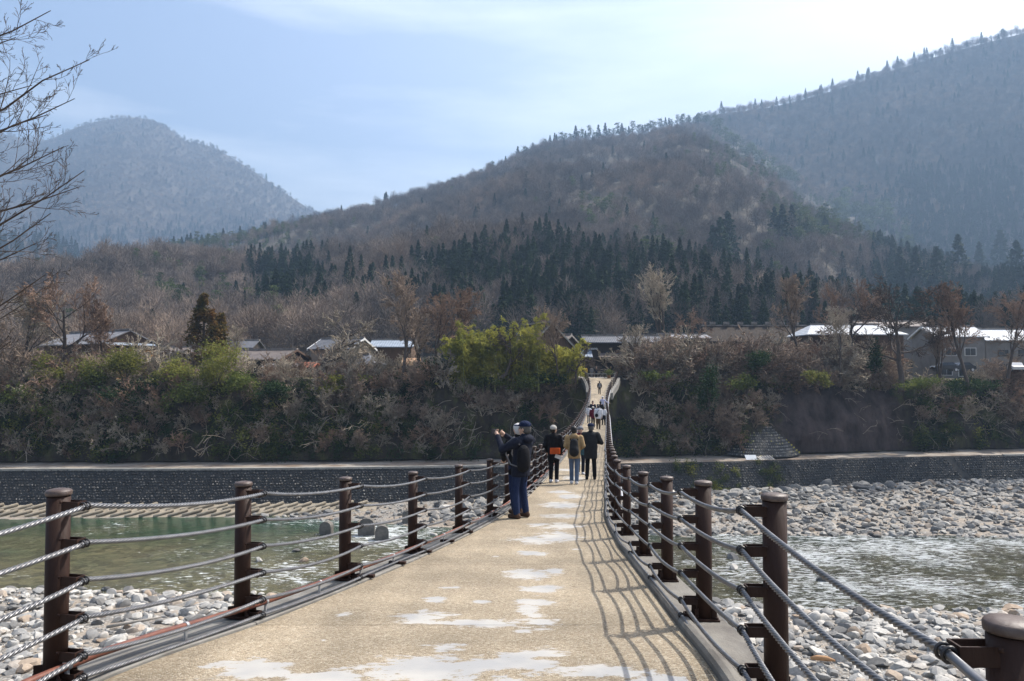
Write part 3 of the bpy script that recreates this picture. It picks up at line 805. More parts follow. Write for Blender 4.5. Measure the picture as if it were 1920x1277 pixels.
def stone_mesh(name, shapes, pos, size, rng, m, tint=None, smooth=True):
    """many stones as one mesh; size (n,3) half axes"""
    n = len(pos); R = rot_mats(rng.uniform(0, 6.28, n), rng.normal(0, .22, n), rng.normal(0, .22, n))
    tint = rng.random(n) if tint is None else tint
    which = rng.integers(0, len(shapes), n)
    VV, FF, TT_ = [], [], []; base = 0
    for k, (V, Fc) in enumerate(shapes):
        idx = np.nonzero(which == k)[0]
        if len(idx) == 0: continue
        P = np.einsum('nij,nvj->nvi', R[idx], V[None] * size[idx][:, None, :]) + pos[idx][:, None, :]
        VV.append(P.reshape(-1, 3)); FF.append((Fc[None] + (np.arange(len(idx)) * len(V))[:, None, None]).reshape(-1, 3) + base)
        TT_.append(np.repeat(tint[idx], len(V))); base += len(idx) * len(V)
    me = np_mesh(name, np.concatenate(VV), np.concatenate(FF), smooth)
    fattr(me, 'tint', np.concatenate(TT_))
    me.set_sharp_from_angle(angle=math.radians(33))
    return link(name, me, m)
def spread(rng, n, x0, x1, y0f, y1f, lo, hi, p=2.2):
    x = rng.uniform(x0, x1, n); t = rng.random(n)
    y = y0f(x) * (1 - t) + y1f(x) * t
    r = lo * (hi / lo) ** (rng.random(n) ** p)
    return x, y, r
def lay(x, y, r, rng, sink=0.35):
    size = np.stack([r * rng.uniform(.9, 1.35, len(r)), r * rng.uniform(.75, 1.05, len(r)), r * rng.uniform(.45, .8, len(r))], -1)
    z = bed_z(x, y) + size[:, 2] * (1 - 2 * sink)
    return np.stack([x, y, z], -1), size
rng = np.random.default_rng(5)
sets = []
c_ = lambda v: (lambda x: np.zeros_like(x) + v)
near_edge = lambda x: shore_near(x) + 0.6
sets.append(('near', *spread(rng, 9500, -44, -4, c_(33), near_edge, .06, .62, 2.5)))
sets.append(('near', *spread(rng, 9500, 9, 46, c_(33), near_edge, .06, .68, 2.5)))
sets.append(('near', *spread(rng, 900, -4, 9, c_(44), near_edge, .12, .6)))
sets.append(('far', *spread(rng, 8500, 4, 82, lambda x: shore_far(x) - .8, lambda x: wall_top(x) - RECESS - .4, .10, .66, 2.2)))
sets.append(('far', *spread(rng, 500, -9, 4, lambda x: shore_far(x) + 1, lambda x: wall_top(x) - RECESS - .4, .2, .95, 1.6)))
sets.append(('far', *spread(rng, 600, -30, -9, lambda x: shore_far(x) - .4, lambda x: wall_top(x) - RECESS - .4, .08, .5, 3.0)))
sets.append(('far', *spread(rng, 420, 4, 82, lambda x: wall_top(x) - RECESS - 3.0, lambda x: wall_top(x) - RECESS - .2, .4, 1.0)))
kind_, X_, Y_, R_ = [], [], [], []
for k, x, y, r in sets: kind_ += [k] * len(x); X_.append(x); Y_.append(y); R_.append(r)
X_, Y_, R_ = np.concatenate(X_), np.concatenate(Y_), np.concatenate(R_); kind_ = np.array(kind_)
_k = (R_ > .30) | (vnoise(X_ * .22, Y_ * .22, 71, 3) > -.22) | (rng.random(len(X_)) < .25)
X_, Y_, R_, kind_ = X_[_k], Y_[_k], R_[_k], kind_[_k]
POS, SIZE = lay(X_, Y_, R_, rng)
# stones that show largest become objects of their own
pxx = 960 + 1470 * X_ / Y_; pyy = 690 + 1470 * (EYE - POS[:, 2]) / Y_
left_rail = np.interp(pyy, [960, 1000, 1100, 1277], [900, 840, 620, 130]); right_rail = np.interp(pyy, [900, 1000, 1100, 1277], [1150, 1180, 1250, 1400])
vis = (pxx > -10) & (pxx < 1930) & (pyy < 1285) & ((pxx < left_rail) | (pxx > right_rail))
score = np.where(vis, R_ / Y_, 0)
top = np.argsort(-score)[:280]
pick = np.zeros(len(X_), bool); pick[top] = True
smesh = []
for k, (V, Fc) in enumerate(SHAPES):
    me = np_mesh('river_stone', V, Fc, True); me.set_sharp_from_angle(angle=math.radians(33)); me.materials.append(M['stone']); smesh.append(me)
LBL = {('near', 0): ('pale rounded boulder on the near gravel bar left of the bridge', 'boulders on the near left gravel bar'),
       ('near', 1): ('pale rounded boulder on the near gravel bar right of the bridge', 'boulders on the near right gravel bar'),
       ('far', 0): ('grey boulder heaped at the far water edge left of the bridge', 'boulders on the far bank left of the bridge'),
       ('far', 1): ('grey boulder on the far stony bank right of the bridge', 'boulders on the far right bank')}
for q in top:
    o = link('boulder', smesh[int(rng.integers(0, len(smesh)))], loc=POS[q], scale=SIZE[q])
    o.rotation_euler = (rng.normal(0, .2), rng.normal(0, .2), rng.uniform(0, 6.28))
    lb, gr = LBL[(kind_[q], int(X_[q] > 0.1 * Y_[q]))]
    tag(o, lb, 'boulder', gr)
nearm = (kind_ == 'near') & ~pick; farm = (kind_ == 'far') & ~pick
o = stone_mesh('gravel', SHAPES, POS[nearm], SIZE[nearm], rng, M['stones']); tag(o, 'countless pale river stones covering the near gravel bar', 'gravel', kind='stuff')
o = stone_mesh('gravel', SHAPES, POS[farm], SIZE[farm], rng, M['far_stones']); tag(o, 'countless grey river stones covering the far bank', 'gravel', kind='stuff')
# rocks that stand in the current
inwater = [(1535, 1083, .8, 'dark rock standing alone in the right hand rapids'), (1470, 1068, .5, 'low pale rock awash beside the near right post'), (1367, 1043, .7, 'white rock in the river under the right railing'), (1372, 1062, .55, 'flat rock awash below the white rock'),
           (560, 1030, .5, 'dark rock in the riffle left of the bridge'), (573, 1048, .5, 'pale rock in the riffle behind the left railing'), (490, 1048, .55, 'white rock awash near the second left post'), (815, 1000, .45, 'pale rock at the left shoal edge')]
for k, (px, py, r, lb) in enumerate(inwater):
    D = EYE * 1470 / (py - 690); x = (px - 960) / 1470 * D
    o = link('river_rock', smesh[k % 8], loc=(x, D, 0.05), scale=(r, r * .8, r * .75), rz=k * 1.3); tag(o, lb, 'rock')

M['driftwood'] = mat('driftwood', (0.46, 0.26, 0.12), (0.33, 0.19, 0.10), scale=3, rough=.8, stretch=(.3, 3, 3))
mb = MB(); mb.tube([(-.65, 0, .1), (-.3, .05, .14), (.2, .02, .15), (.6, -.08, .12)], [.08, .15, .14, .05], 8)
o = mb.build('driftwood', M['driftwood'], loc=(17.0, 43.4, float(bed_z(17.0, 43.4)) + .28), rz=-.3); tag(o, 'short orange brown driftwood piece among the near right stones', 'driftwood')
mb = MB(); mb.tube([(-1.6, 0, .1), (-.5, .1, .16), (.6, .0, .2), (1.5, -.12, .3)], [.10, .12, .09, .04], 8)
o = mb.build('driftwood', M['board'] if 'board' in M else M.setdefault('grey_log', mat('grey_log', (0.34, 0.31, 0.27), (0.22, 0.2, 0.17), scale=2, rough=.9)), loc=(-24, 50.5, float(bed_z(-24, 50.5)) + .22), rz=.5); tag(o, 'bleached grey driftwood limb on the near left gravel bar', 'driftwood')

# ------------------------------------------------------------------ river wall, faced with round stones
M['wall_stone'] = stone_mat('wall_stone', False, 0.13)
for n_ in M['wall_stone'].node_tree.nodes:
    if n_.type == 'BSDF_PRINCIPLED': n_.inputs['Roughness'].default_value = 0.5; n_.inputs['Specular IOR Level'].default_value = 0.35
M['mortar'] = mat('dark_mortar', (0.05, 0.05, 0.048), (0.03, 0.03, 0.03), scale=1.5, rough=0.95)
rw = empty('river_wall', (0, 100, 0)); tag(rw, 'long sloping river wall of dark cobbles below the cliff path', 'wall')
xs = np.arange(-140, 141, 1.0)
prof = [(-RECESS, -0.8), (0, LEDGE), (0.9, LEDGE), (0.9, -0.8)]
V = np.stack([np.stack([xs, wall_top(xs) + a - 100, np.zeros_like(xs) + b], -1) for a, b in prof], 1).reshape(-1, 3)
n = len(xs); i = np.arange(n * 4).reshape(n, 4); j = np.roll(i, -1, axis=1)
FQ = np.stack([i[:-1], i[1:], j[1:], j[:-1]], -1).reshape(-1, 4)
link('wall_core', np_mesh('wall_core', V, FQ, False), M['mortar'], rw)
for a, b in ((-140, -100), (-100, -70), (-70, -42), (-42, -18), (-18, 2), (70.5, 110)):
    ribs = np.linspace(a, b - .02, 12); mb = MB()
    for k in range(11):
        x0, x1 = ribs[k], ribs[k + 1]
        p = [(x0, wall_top(x0) - 100.12, LEDGE - .10), (x1, wall_top(x1) - 100.12, LEDGE - .10), (x1, wall_top(x1) - 99.45, LEDGE - .10), (x0, wall_top(x0) - 99.45, LEDGE - .10)]
        mb.hexa(p + [(u, v, w + .26) for u, v, w in p])
    mb.build('coping', M['pale_concrete'], rw)
rng = np.random.default_rng(9)
courses = 17; pos, size = [], []
for c in range(courses):
    t = (c + .5) / courses
    x = np.arange(-72, 92, 0.36) + (0.18 if c % 2 else 0) + rng.normal(0, .05, len(np.arange(-72, 92, 0.36)))
    x = x[rng.random(len(x)) > .04]
    keep = ~((x > 61.2 + (1 - t) * 3.4) & (x < 62.4 + (1 - t) * 3.4))     # slanted drain slot
    x = x[keep]
    y = wall_top(x) - RECESS * (1 - t) - 0.0 - 100; z = -0.8 + (LEDGE + .8) * t + rng.normal(0, .03, len(x))
    pos.append(np.stack([x, y, z + 0 * x], -1)); size.append(np.stack([rng.uniform(.12, .20, len(x)), rng.uniform(.10, .20, len(x)), rng.uniform(.10, .16, len(x))], -1))
pos, size = np.concatenate(pos), np.concatenate(size)
n = len(pos); rngz = rng.normal(0, .1, n)
tint = np.clip(rng.random(n) * .8 + .1 * vnoise(pos[:, 0] * .2, pos[:, 2], 4), 0, 1)
class _R:                      # keep the cobbles in their courses: no spinning
    def __init__(s, r): s.r = r
    def uniform(s, a, b, n): return s.r.normal(0, .15, n)
    def normal(s, a, b, n): return s.r.normal(0, .1, n)
    def integers(s, a, b, n): return s.r.integers(a, b, n)
o = stone_mesh('cobble_facing', SHAPES1, pos, size, _R(rng), M['wall_stone'], tint); o.parent = rw; o['kind'] = 'stuff'

# fan shaped stone revetment at the cliff foot
fan = empty('stone_revetment', (0, 0, 0)); tag(fan, 'fan shaped cobble revetment with a yellow mossy edge at the cliff foot', 'revetment')
def fan_pt(a, t):              # a around the half cone, t 0 foot .. 1 apex
    ax, ay, az = 35.4, 116.0, 12.2
    r = 1 - t
    x = ax + r * 6.4 * math.cos(a); y = ay - r * 8.2 * math.sin(a) * (0.55 + .45 * r); z = LEDGE + .3 + (az - LEDGE - .3) * t
    return x, y, z
mb = MB(); na, ntt = 24, 12
for a in range(na + 1):
    for t in range(ntt + 1): mb.v.append(fan_pt(math.pi * a / na, t / ntt))
for a in range(na):
    for t in range(ntt):
        q = a * (ntt + 1) + t
        mb.f.append((q, q + 1, q + ntt + 2, q + ntt + 1)); mb.sm.append(True); mb.mi.append(0)
mb.build('fan_core', M['mortar'], fan)
pos, size, tint = [], [], []
for t in np.arange(0.02, 0.99, 0.048):
    k = int(3 + (1 - t) * 62)
    for q in range(k):
        a = math.pi * (q + .5 + (.5 if int(t * 100) % 2 else 0)) / k
        if a > math.pi: continue
        pos.append(fan_pt(a, t)); size.append((.17, .15, .15)); tint.append(0.86 if a < 0.62 and rng.random() < .8 else rng.random() * .8)
M['fan_stone'] = stone_mat('fan_stone', False, 0.42)
for n_ in M['fan_stone'].node_tree.nodes:
    if n_.type == 'VALTORGB':
        for e_ in n_.color_ramp.elements:
            if abs(e_.position - .86) < .01: e_.color = (0.36, 0.30, 0.05, 1)
o = stone_mesh('cobble_facing', SHAPES1, np.array(pos), np.array(size), _R(rng), M['fan_stone'], np.array(tint)); o.parent = fan; o['kind'] = 'stuff'

# sheet and boards lying on the path below the fan
p0 = at(1408, 853, 106.5); M['sheet'] = mat('blue_grey_sheet', (0.36, 0.40, 0.45), (0.28, 0.31, 0.35), scale=1, rough=.5)
mb = MB(); mb.box((0, 0, .35), (1.5, 1.0, .03), M=Matrix.Rotation(.6, 3, 'X')); o = mb.build('metal_sheet', M['sheet'], loc=(p0.x, p0.y, LEDGE + .1)); tag(o, 'flat blue grey sheet leaning on the path below the stone fan', 'sheet')
M['board'] = mat('weathered_board', (0.45, 0.42, 0.38), (0.3, 0.28, 0.25), scale=2, rough=.8)
pile = empty('board_pile', (p0.x + 1.75, p0.y, LEDGE + .1)); tag(pile, 'row of weathered boards lying beside the blue grey sheet', 'boards')
for k in range(6):
    mb = MB(); mb.box((k * .33 - .6, 0, .25 + .02 * k), (.22, 1.1, .03), M=Matrix.Rotation(.35 + .02 * k, 3, 'X') @ Matrix.Rotation(.35, 3, 'Z')); mb.build('board', M['board'], pile)

# interlocking concrete blocks along the left water edge
M['block'] = mat('tan_concrete_block', (0.33, 0.285, 0.215), (0.21, 0.18, 0.135), scale=1.5, rough=.9, bump=.3, bscale=9, rnd=.12)
apron = empty('block_apron', (-30, 92, 0)); tag(apron, 'herringbone apron of tan concrete blocks at the left water edge', 'revetment')
mb = MB(); mb.tube([(-1.12, 0, 0), (-1.05, 0, 0), (1.05, 0, 0), (1.12, 0, 0)], [.13, .19, .19, .13], 8); bme = mb.mesh('block'); bme.materials.append(M['block'])
for r in range(2):
    for k in range(34):
        x = -70 + k * 1.62 + 0.8 * (r % 2)
        if x > -17.5 - 3.5 * r: continue
        up = 2.3 - r * 1.3                       # metres up the apron
        y = float(wall_top(x)) - RECESS - 4.6 + up
        o = link('block', bme, parent=apron, loc=(x + 30, y - 92, 0.02 + up * .36 + rng.normal(0, .04)))
        a = .62 + rng.normal(0, .04)
        d_ = Vector((math.cos(a), math.sin(a), .40 * math.sin(a)))
        o.rotation_euler = d_.to_track_quat('X', 'Z').to_euler()
mb = MB(); xs2 = np.arange(-72, -14, 2.0)
for k in range(len(xs2) - 1):
    x0, x1 = xs2[k], xs2[k + 1]; y0, y1 = float(wall_top(x0)) - RECESS - 92, float(wall_top(x1)) - RECESS - 92
    mb.add([(x0 + 30, y0 - 5.0, -.3), (x1 + 30, y1 - 5.0, -.3), (x1 + 30, y1 - 1.6, .95), (x0 + 30, y0 - 1.6, .95)], [(0, 1, 2, 3)])
mb.build('apron_bed', M['block'], apron)
for k, (px, py, w, lb) in enumerate([(615, 990, 1.25, 'leftmost small round topped concrete block in the river'), (690, 992, 1.7, 'broad round topped concrete block in the river shallows'), (718, 1000, 1.35, 'tall dark round topped concrete block standing foremost in the river'), (768, 970, 1.4, 'concrete block on the shoal behind the fourth left post')]):
    D = (EYE - .1) * 1470 / (py - 690 + 6); x = (px - 960) / 1470 * D
    mb = MB(); h = 1.35 * w / 1.35; pr = [(-w / 2, -.5)] + [(w / 2 * math.cos(t), h * .55 + h * .45 * math.sin(t)) for t in np.linspace(math.pi, 0, 9)] + [(w / 2, -.5)]
    kk = len(pr); dp = .8
    mb.add([(a, -dp / 2, b) for a, b in pr] + [(a * .96, dp / 2, b) for a, b in pr], [tuple(range(kk))] + [tuple(reversed(range(kk, 2 * kk)))] + [(q, q + kk, (q + 1) % kk + kk, (q + 1) % kk) for q in range(kk)])
    o = mb.build('concrete_block', M['dark_block'] if 'dark_block' in M else M.setdefault('dark_block', mat('wet_concrete', (.17, .155, .135), (.09, .085, .075), scale=1.5, rough=.8, bump=.3)), loc=(x, D, .05), rz=.15 * (k - 1)); tag(o, lb, 'concrete block')
# ------------------------------------------------------------------ trees: bare branching
def norm(v): return v / (math.sqrt(float(v[0] * v[0] + v[1] * v[1] + v[2] * v[2])) + 1e-9)
def cross(a, b): return np.array([a[1] * b[2] - a[2] * b[1], a[2] * b[0] - a[0] * b[2], a[0] * b[1] - a[1] * b[0]])
def grow(out, rng, p, d, Ln, r, lvl, P):
    n = P['seg'][lvl]; pts = [p]; rad = [r]; dirs = [d]
    for i in range(n):
        d = norm(d + rng.normal(0, P['wob'][lvl], 3) + np.array([0, 0, P['up'][lvl]]))
        p = p + d * Ln / n
        pts.append(p); dirs.append(d); rad.append(max(r * (1 - (i + 1) / n * P.get('taper', .7)), P['rmin']))
    out[lvl].append((np.array(pts), np.array(rad)))
    if lvl + 1 < len(P['seg']):
        k = P['num'][lvl]; ph = rng.uniform(0, 6.28); st = P['start'][lvl]
        for j in range(k):
            t = st + (1 - st) * (j + rng.random()) / k
            q = min(t * n, n - 1e-3); i0 = int(q); fr = q - i0
            pos = pts[i0] * (1 - fr) + pts[i0 + 1] * fr
            dd = dirs[i0 + 1]; o = norm(cross(dd, norm(rng.normal(size=3)))); w = cross(dd, o)
            ph += 2.4 + rng.normal(0, .3)
            side = o * math.cos(ph) + w * math.sin(ph)
            an = P['ang'][lvl] * rng.uniform(.7, 1.25)
            nd_ = norm(dd * math.cos(an) + side * math.sin(an) + np.array(P.get('bias', (0, 0, 0))) * (lvl == 0))
            rr = (rad[i0] * (1 - fr) + rad[i0 + 1] * fr) * P['rr']
            grow(out, rng, pos, nd_, Ln * P['ratio'][lvl] * (1.15 - .55 * t) * rng.uniform(.75, 1.25), max(rr, P['rmin']), lvl + 1, P)
def tubes(branches, sides):
    """tubes round polylines; branches of equal length are built together"""
    by = {}
    for pts, rad in branches: by.setdefault(len(pts), []).append((pts, rad))
    VV, FF = [], []; base = 0
    for n, lst in by.items():
        Pt = np.array([b[0] for b in lst], float); Rd = np.array([b[1] for b in lst], float); m_ = len(lst)
        T = np.empty_like(Pt); T[:, 1:-1] = Pt[:, 2:] - Pt[:, :-2]; T[:, 0] = Pt[:, 1] - Pt[:, 0]; T[:, -1] = Pt[:, -1] - Pt[:, -2]
        T /= np.linalg.norm(T, axis=2)[..., None] + 1e-9
        ref = np.where((abs(T[:, 0, 2]) > .8)[:, None], np.array([.31, .77, .55]), np.array([.05, .1, 1.0]))[:, None, :]
        U = np.cross(T, ref); U /= np.linalg.norm(U, axis=2)[..., None] + 1e-9; W = np.cross(T, U)
        th = 2 * math.pi * np.arange(sides) / sides
        V = Pt[:, :, None, :] + Rd[:, :, None, None] * (np.cos(th)[:, None] * U[:, :, None, :] + np.sin(th)[:, None] * W[:, :, None, :])
        i = np.arange(m_ * n * sides).reshape(m_, n, sides) + base; j = np.roll(i, -1, axis=2)
        FF.append(np.stack([i[:, :-1], j[:, :-1], j[:, 1:], i[:, 1:]], -1).reshape(-1, 4)); VV.append(V.reshape(-1, 3)); base += m_ * n * sides
    return np.concatenate(VV), np.concatenate(FF)
def bare_tree(name, seed, P, H=1.0, wood=2, stems=1, spread=.35):
    """returns (trunk mesh, crown mesh); grown at real size"""
    rng = np.random.default_rng(seed); out = [[] for _ in P['seg']]
    for s in range(stems):
        d = norm(np.array([rng.normal(0, spread if stems > 1 else P.get('lean', .06)), rng.normal(0, spread if stems > 1 else P.get('lean', .06)), 1.0]) + np.array(P.get('lean_to', (0, 0, 0))))
        grow(out, rng, np.array([rng.normal(0, .12) * (stems > 1), rng.normal(0, .12) * (stems > 1), -.3]), d, P['L'] * (rng.uniform(.75, 1.1) if stems > 1 else 1), P['r'], 0, P)
    big = [b for l in out[:wood] for b in l]; small = [b for l in out[wood:] for b in l]
    V, Fc = tubes(big, 7); tm = np_mesh(name + '_trunk', V, Fc)
    V, Fc = tubes(small, 3); cm = np_mesh(name + '_crown', V, Fc)
    return tm, cm
VASE = dict(seg=[6, 5, 4, 3, 2], num=[9, 7, 6, 5], start=[.25, .2, .15, .15], ang=[.55, .6, .65, .7], ratio=[.62, .5, .48, .5], up=[.06, .05, .03, .02, .0], wob=[.08, .12, .14, .16, .18], L=8.5, r=.19, rr=.55, rmin=.022)
WIDE = dict(seg=[5, 6, 4, 3, 2], num=[8, 8, 6, 5], start=[.35, .2, .15, .15], ang=[.95, .7, .7, .7], ratio=[.85, .45, .46, .5], up=[.03, .06, .03, .02, .0], wob=[.10, .14, .15, .16, .18], L=6.5, r=.24, rr=.55, rmin=.022)
GNARL = dict(seg=[6, 7, 5, 3, 2], num=[7, 6, 6, 5], start=[.35, .25, .2, .15], ang=[.9, .8, .75, .7], ratio=[.75, .42, .5, .5], up=[.03, .04, .05, .05, .0], wob=[.22, .30, .24, .2, .18], L=6.0, r=.30, rr=.6, rmin=.024, lean=.2)
SHRUB = dict(seg=[4, 4, 3, 2], num=[6, 5, 3], start=[.2, .15, .15], ang=[.6, .65, .7], ratio=[.6, .55, .5], up=[.02, .02, .0, .0], wob=[.14, .16, .18, .2], L=3.0, r=.055, rr=.65, rmin=.026)
PROTO = {}
for k, (nm, P, sd, kw) in enumerate([('vase', VASE, 1, {}), ('vase2', VASE, 2, {}), ('wide', WIDE, 3, {}), ('wide2', WIDE, 4, {}), ('gnarl', GNARL, 5, {}), ('gnarl2', GNARL, 8, {}),
                                     ('fan', dict(VASE, num=[8, 6, 5, 4], ang=[.35, .4, .5, .6], L=7.0), 6, dict(stems=4, spread=.22))]):
    PROTO[nm] = bare_tree(nm, sd, P, **kw)
# heights the prototypes reach
PH = {k: max(max(v.co.z for v in c.vertices), 1) for k, (t, c) in PROTO.items()}
CM = {}
def crown_variant(nm, matname):
    key = (nm, matname)
    if key not in CM:
        t, c = PROTO[nm]
        t2, c2 = t.copy(), c.copy(); t2.materials.clear(); c2.materials.clear()
        t2.materials.append(M['bark']); c2.materials.append(M[matname]); CM[key] = (t2, c2)
    return CM[key]
def tree(nm, px, py, D, top_py, label, matname='twig', wide=1.0, rz=None, group=None, base_z=None):
    p = at(px, py, D)
    if base_z is not None: p.z = base_z
    h = at(px, top_py, D).z - p.z
    s = h / PH[nm]
    e = empty('bare_tree', p, rz if rz is not None else (px * 1.7) % 6.28)
    e.scale = (s * wide, s * wide, s)
    t, c = crown_variant(nm, matname)
    link('trunk', t, parent=e); link('crown', c, parent=e)
    return tag(e, label, 'tree', group or 'bare trees along the far cliff top')
tree('wide', 118, 712, 112, 512, 'broad red brown bare tree in front of the log house', 'twig_red', 1.0, rz=.3)
tree('vase', 40, 720, 110, 535, 'bare grey tree at the picture edge beside the broad red brown tree', 'twig_grey', 1.0)
tree('wide2', -90, 730, 108, 540, 'bare tree at the far left end of the cliff top', 'twig', 1.0)
tree('vase2', 205, 720, 113, 560, 'slim bare tree left of the stacked timber wall', 'twig_red', .9)
tree('vase', 440, 712, 113, 600, 'thin dark bare tree right of the brown conifer', 'twig_grey', .8)
tree('gnarl', 600, 712, 112, 575, 'old gnarled bare tree in front of the tiled storehouse', 'twig_grey', 1.35, rz=2.0)
tree('vase2', 755, 728, 111, 500, 'tall leaning bare tree beside the rust roofed shed', 'twig', .9, rz=1.0)
tree('vase', 812, 700, 114, 535, 'bare tree between rusty shed and bamboo', 'twig_red', 1.1)
tree('wide', 790, 715, 118, 570, 'low spreading bare tree behind the leaning tree', 'twig', .9)
tree('vase2', 870, 700, 122, 540, 'bare tree rising behind the left side of the bamboo', 'twig_red', 1.0, rz=4)
tree('gnarl2', 940, 705, 108, 610, 'dark crooked bare tree in front of the bamboo', 'bark', .8)
tree('vase', 1048, 715, 109, 565, 'slender bare tree in front of the steep roofed house', 'twig', .8, rz=2.2)
tree('gnarl', 1078, 715, 110, 640, 'small crooked tree at the left bridge head', 'bark', .9, rz=.5)
tree('fan', 1240, 640, 140, 492, 'tall fan shaped bare tree behind the dark shop', 'twig_grey', .9, rz=1)
tree('vase', 1185, 690, 118, 600, 'pale bare tree just right of the bridge head', 'twig_grey', 1.0)
tree('wide2', 1290, 660, 132, 575, 'bare tree behind the thicket right of the shop', 'twig_red', 1.0)
tree('vase2', 1500, 680, 122, 515, 'pair of bare stems before the long ridged roof', 'twig', 1.0, rz=3)
tree('wide', 1600, 690, 124, 520, 'round headed red brown bare tree above the white roof', 'twig_red', 1.0, rz=2.6)
tree('wide2', 1690, 728, 116, 515, 'dark wide limbed bare tree on the purple rock face', 'bark', 1.15, rz=4.1)
tree('vase', 1575, 715, 117, 560, 'ivy dressed bare tree in front of the white roof', 'twig_grey', .9, rz=.2)
tree('vase2', 1818, 735, 112.5, 525, 'slim bare tree rooted on the right cliff brow', 'twig_red', 1.0, rz=2)
tree('vase', 1890, 705, 118, 530, 'bare tree at the right picture edge near the parked white car', 'twig_red', 1.1, rz=5)
tree('fan', 1760, 705, 119, 585, 'small many stemmed bare tree beside the dark car', 'twig', .9, rz=3)
tree('wide2', 1990, 720, 114, 540, 'bare tree at the far right end of the cliff top', 'twig', 1.0)

# the near tree reaching in from the left
NEAR = dict(seg=[8, 8, 6, 4, 3, 2], num=[0, 0, 4, 3, 2], start=[.3, .15, .12, .12, .1], ang=[1, .55, .6, .6, .6], ratio=[.5, .38, .5, .5, .5], up=[.03, .03, .05, .06, .05, .02], wob=[.06, .06, .09, .11, .12, .14], rr=.55, rmin=.0042)
rng = np.random.default_rng(23); out = [[] for _ in range(6)]
TR = Vector((-17.4, 17.2, 8.0))
trunk = np.array([[0, 0, 0], [.1, 0, 3], [.0, .1, 6], [.2, 0, 9], [.1, .1, 12], [.3, 0, 15.5], [.4, 0, 18.5]], float)
out[0].append((trunk, np.array([.30, .27, .24, .20, .16, .10, .04])))
for px, py, D, h0 in ((95, 20, 16.5, 14.2), (30, 70, 18.0, 14.5), (60, -60, 17.0, 16.0), (168, 112, 16.0, 12.2), (140, 185, 17.2, 11.6), (90, 215, 15.6, 11.2), (60, 160, 18.4, 12.6), (70, 285, 18.0, 10.6), (158, 320, 16.2, 10.2), (120, 275, 15.4, 10.8), (150, 350, 17.0, 9.8), (95, 400, 16.2, 9.2), (70, 455, 17.4, 8.6), (85, 515, 16.0, 8.0), (45, 570, 17.0, 7.4), (50, 380, 18.6, 9.6), (20, 640, 16.4, 6.6)):
    a = np.array([np.interp(h0 - 1.0, trunk[:, 2], trunk[:, 0]), 0, h0 - 1.0]); tip = np.array(at(px, py, D) - TR)
    t = np.linspace(0, 1, 10)[:, None]
    P_ = a * (1 - t) + tip * t; P_[:, 2] += .55 * np.sin(t[:, 0] * math.pi) * rng.uniform(-.6, .8); P_[1:-1] += rng.normal(0, .07, (8, 3))
    rad = np.linspace(.075, .008, 10); out[1].append((P_, rad))
    k = 11; ph = rng.uniform(0, 6.28)
    for q in range(k):                     # side shoots along the outer part of each limb
        u = .36 + .62 * (q + rng.random()) / k; pos = np.array([np.interp(u, t[:, 0], P_[:, c]) for c in range(3)])
        d = norm(tip - a); o = norm(np.cross(d, norm(rng.normal(size=3)))); ph += 2.4; w = np.cross(d, o); an = rng.uniform(.45, .85)
        nd_ = norm(d * math.cos(an) + (o * math.cos(ph) + w * math.sin(ph)) * math.sin(an))
        grow(out, rng, pos, nd_, (1.9 - 1.15 * u) * rng.uniform(.7, 1.2), np.interp(u, t[:, 0], rad) * .6, 2, NEAR)
V, Fc = tubes(out[0] + out[1], 7); tm = np_mesh('near_trunk', V, Fc)
V, Fc = tubes([b for l in out[2:] for b in l], 3); cm = np_mesh('near_crown', V, Fc)
tm.materials.append(M['bark']); cm.materials.append(M['bark'])
e = empty('bare_tree', TR); tag(e, 'near bare tree whose fine branches reach in at the left edge', 'tree')
link('trunk', tm, parent=e); link('crown', cm, parent=e)

# ------------------------------------------------------------------ leaf clouds
def leaves(P_, size, rng, aspect=.45, droop=0.0):
    """one kite-shaped leaf quad per point"""
    n = len(P_); a = rng.normal(size=(n, 3)); a[:, 2] = a[:, 2] * .6 - droop; a /= np.linalg.norm(a, axis=1)[:, None]
    b = np.cross(a, rng.normal(size=(n, 3))); b /= np.linalg.norm(b, axis=1)[:, None]
    s = (size * rng.uniform(.6, 1.3, n))[:, None]
    V = np.stack([P_ - a * s, P_ + b * s * aspect, P_ + a * s, P_ - b * s * aspect], 1).reshape(-1, 3)
    return V, np.arange(4 * n).reshape(n, 4)
M['bamboo'] = leaf_mat('bamboo_leaves', (0.40, 0.37, 0.075), (0.22, 0.235, 0.05), trans=.55, scale=.35)
M['culm'] = mat('bamboo_culms', (0.17, 0.18, 0.06), (0.11, 0.12, 0.045), scale=2, rough=.5)
M['green'] = leaf_mat('shrub_leaves', (0.13, 0.15, 0.04), (0.06, 0.08, 0.024), trans=.4)
M['yellow_green'] = leaf_mat('yellow_green_leaves', (0.25, 0.245, 0.06), (0.12, 0.135, 0.035), trans=.45)
M['dark_green'] = leaf_mat('evergreen_leaves', (0.030, 0.055, 0.018), (0.018, 0.032, 0.012), trans=.2)
M['brown_cedar'] = leaf_mat('browned_cedar_needles', (0.19, 0.10, 0.032), (0.055, 0.062, 0.02), trans=.3, scale=.5)
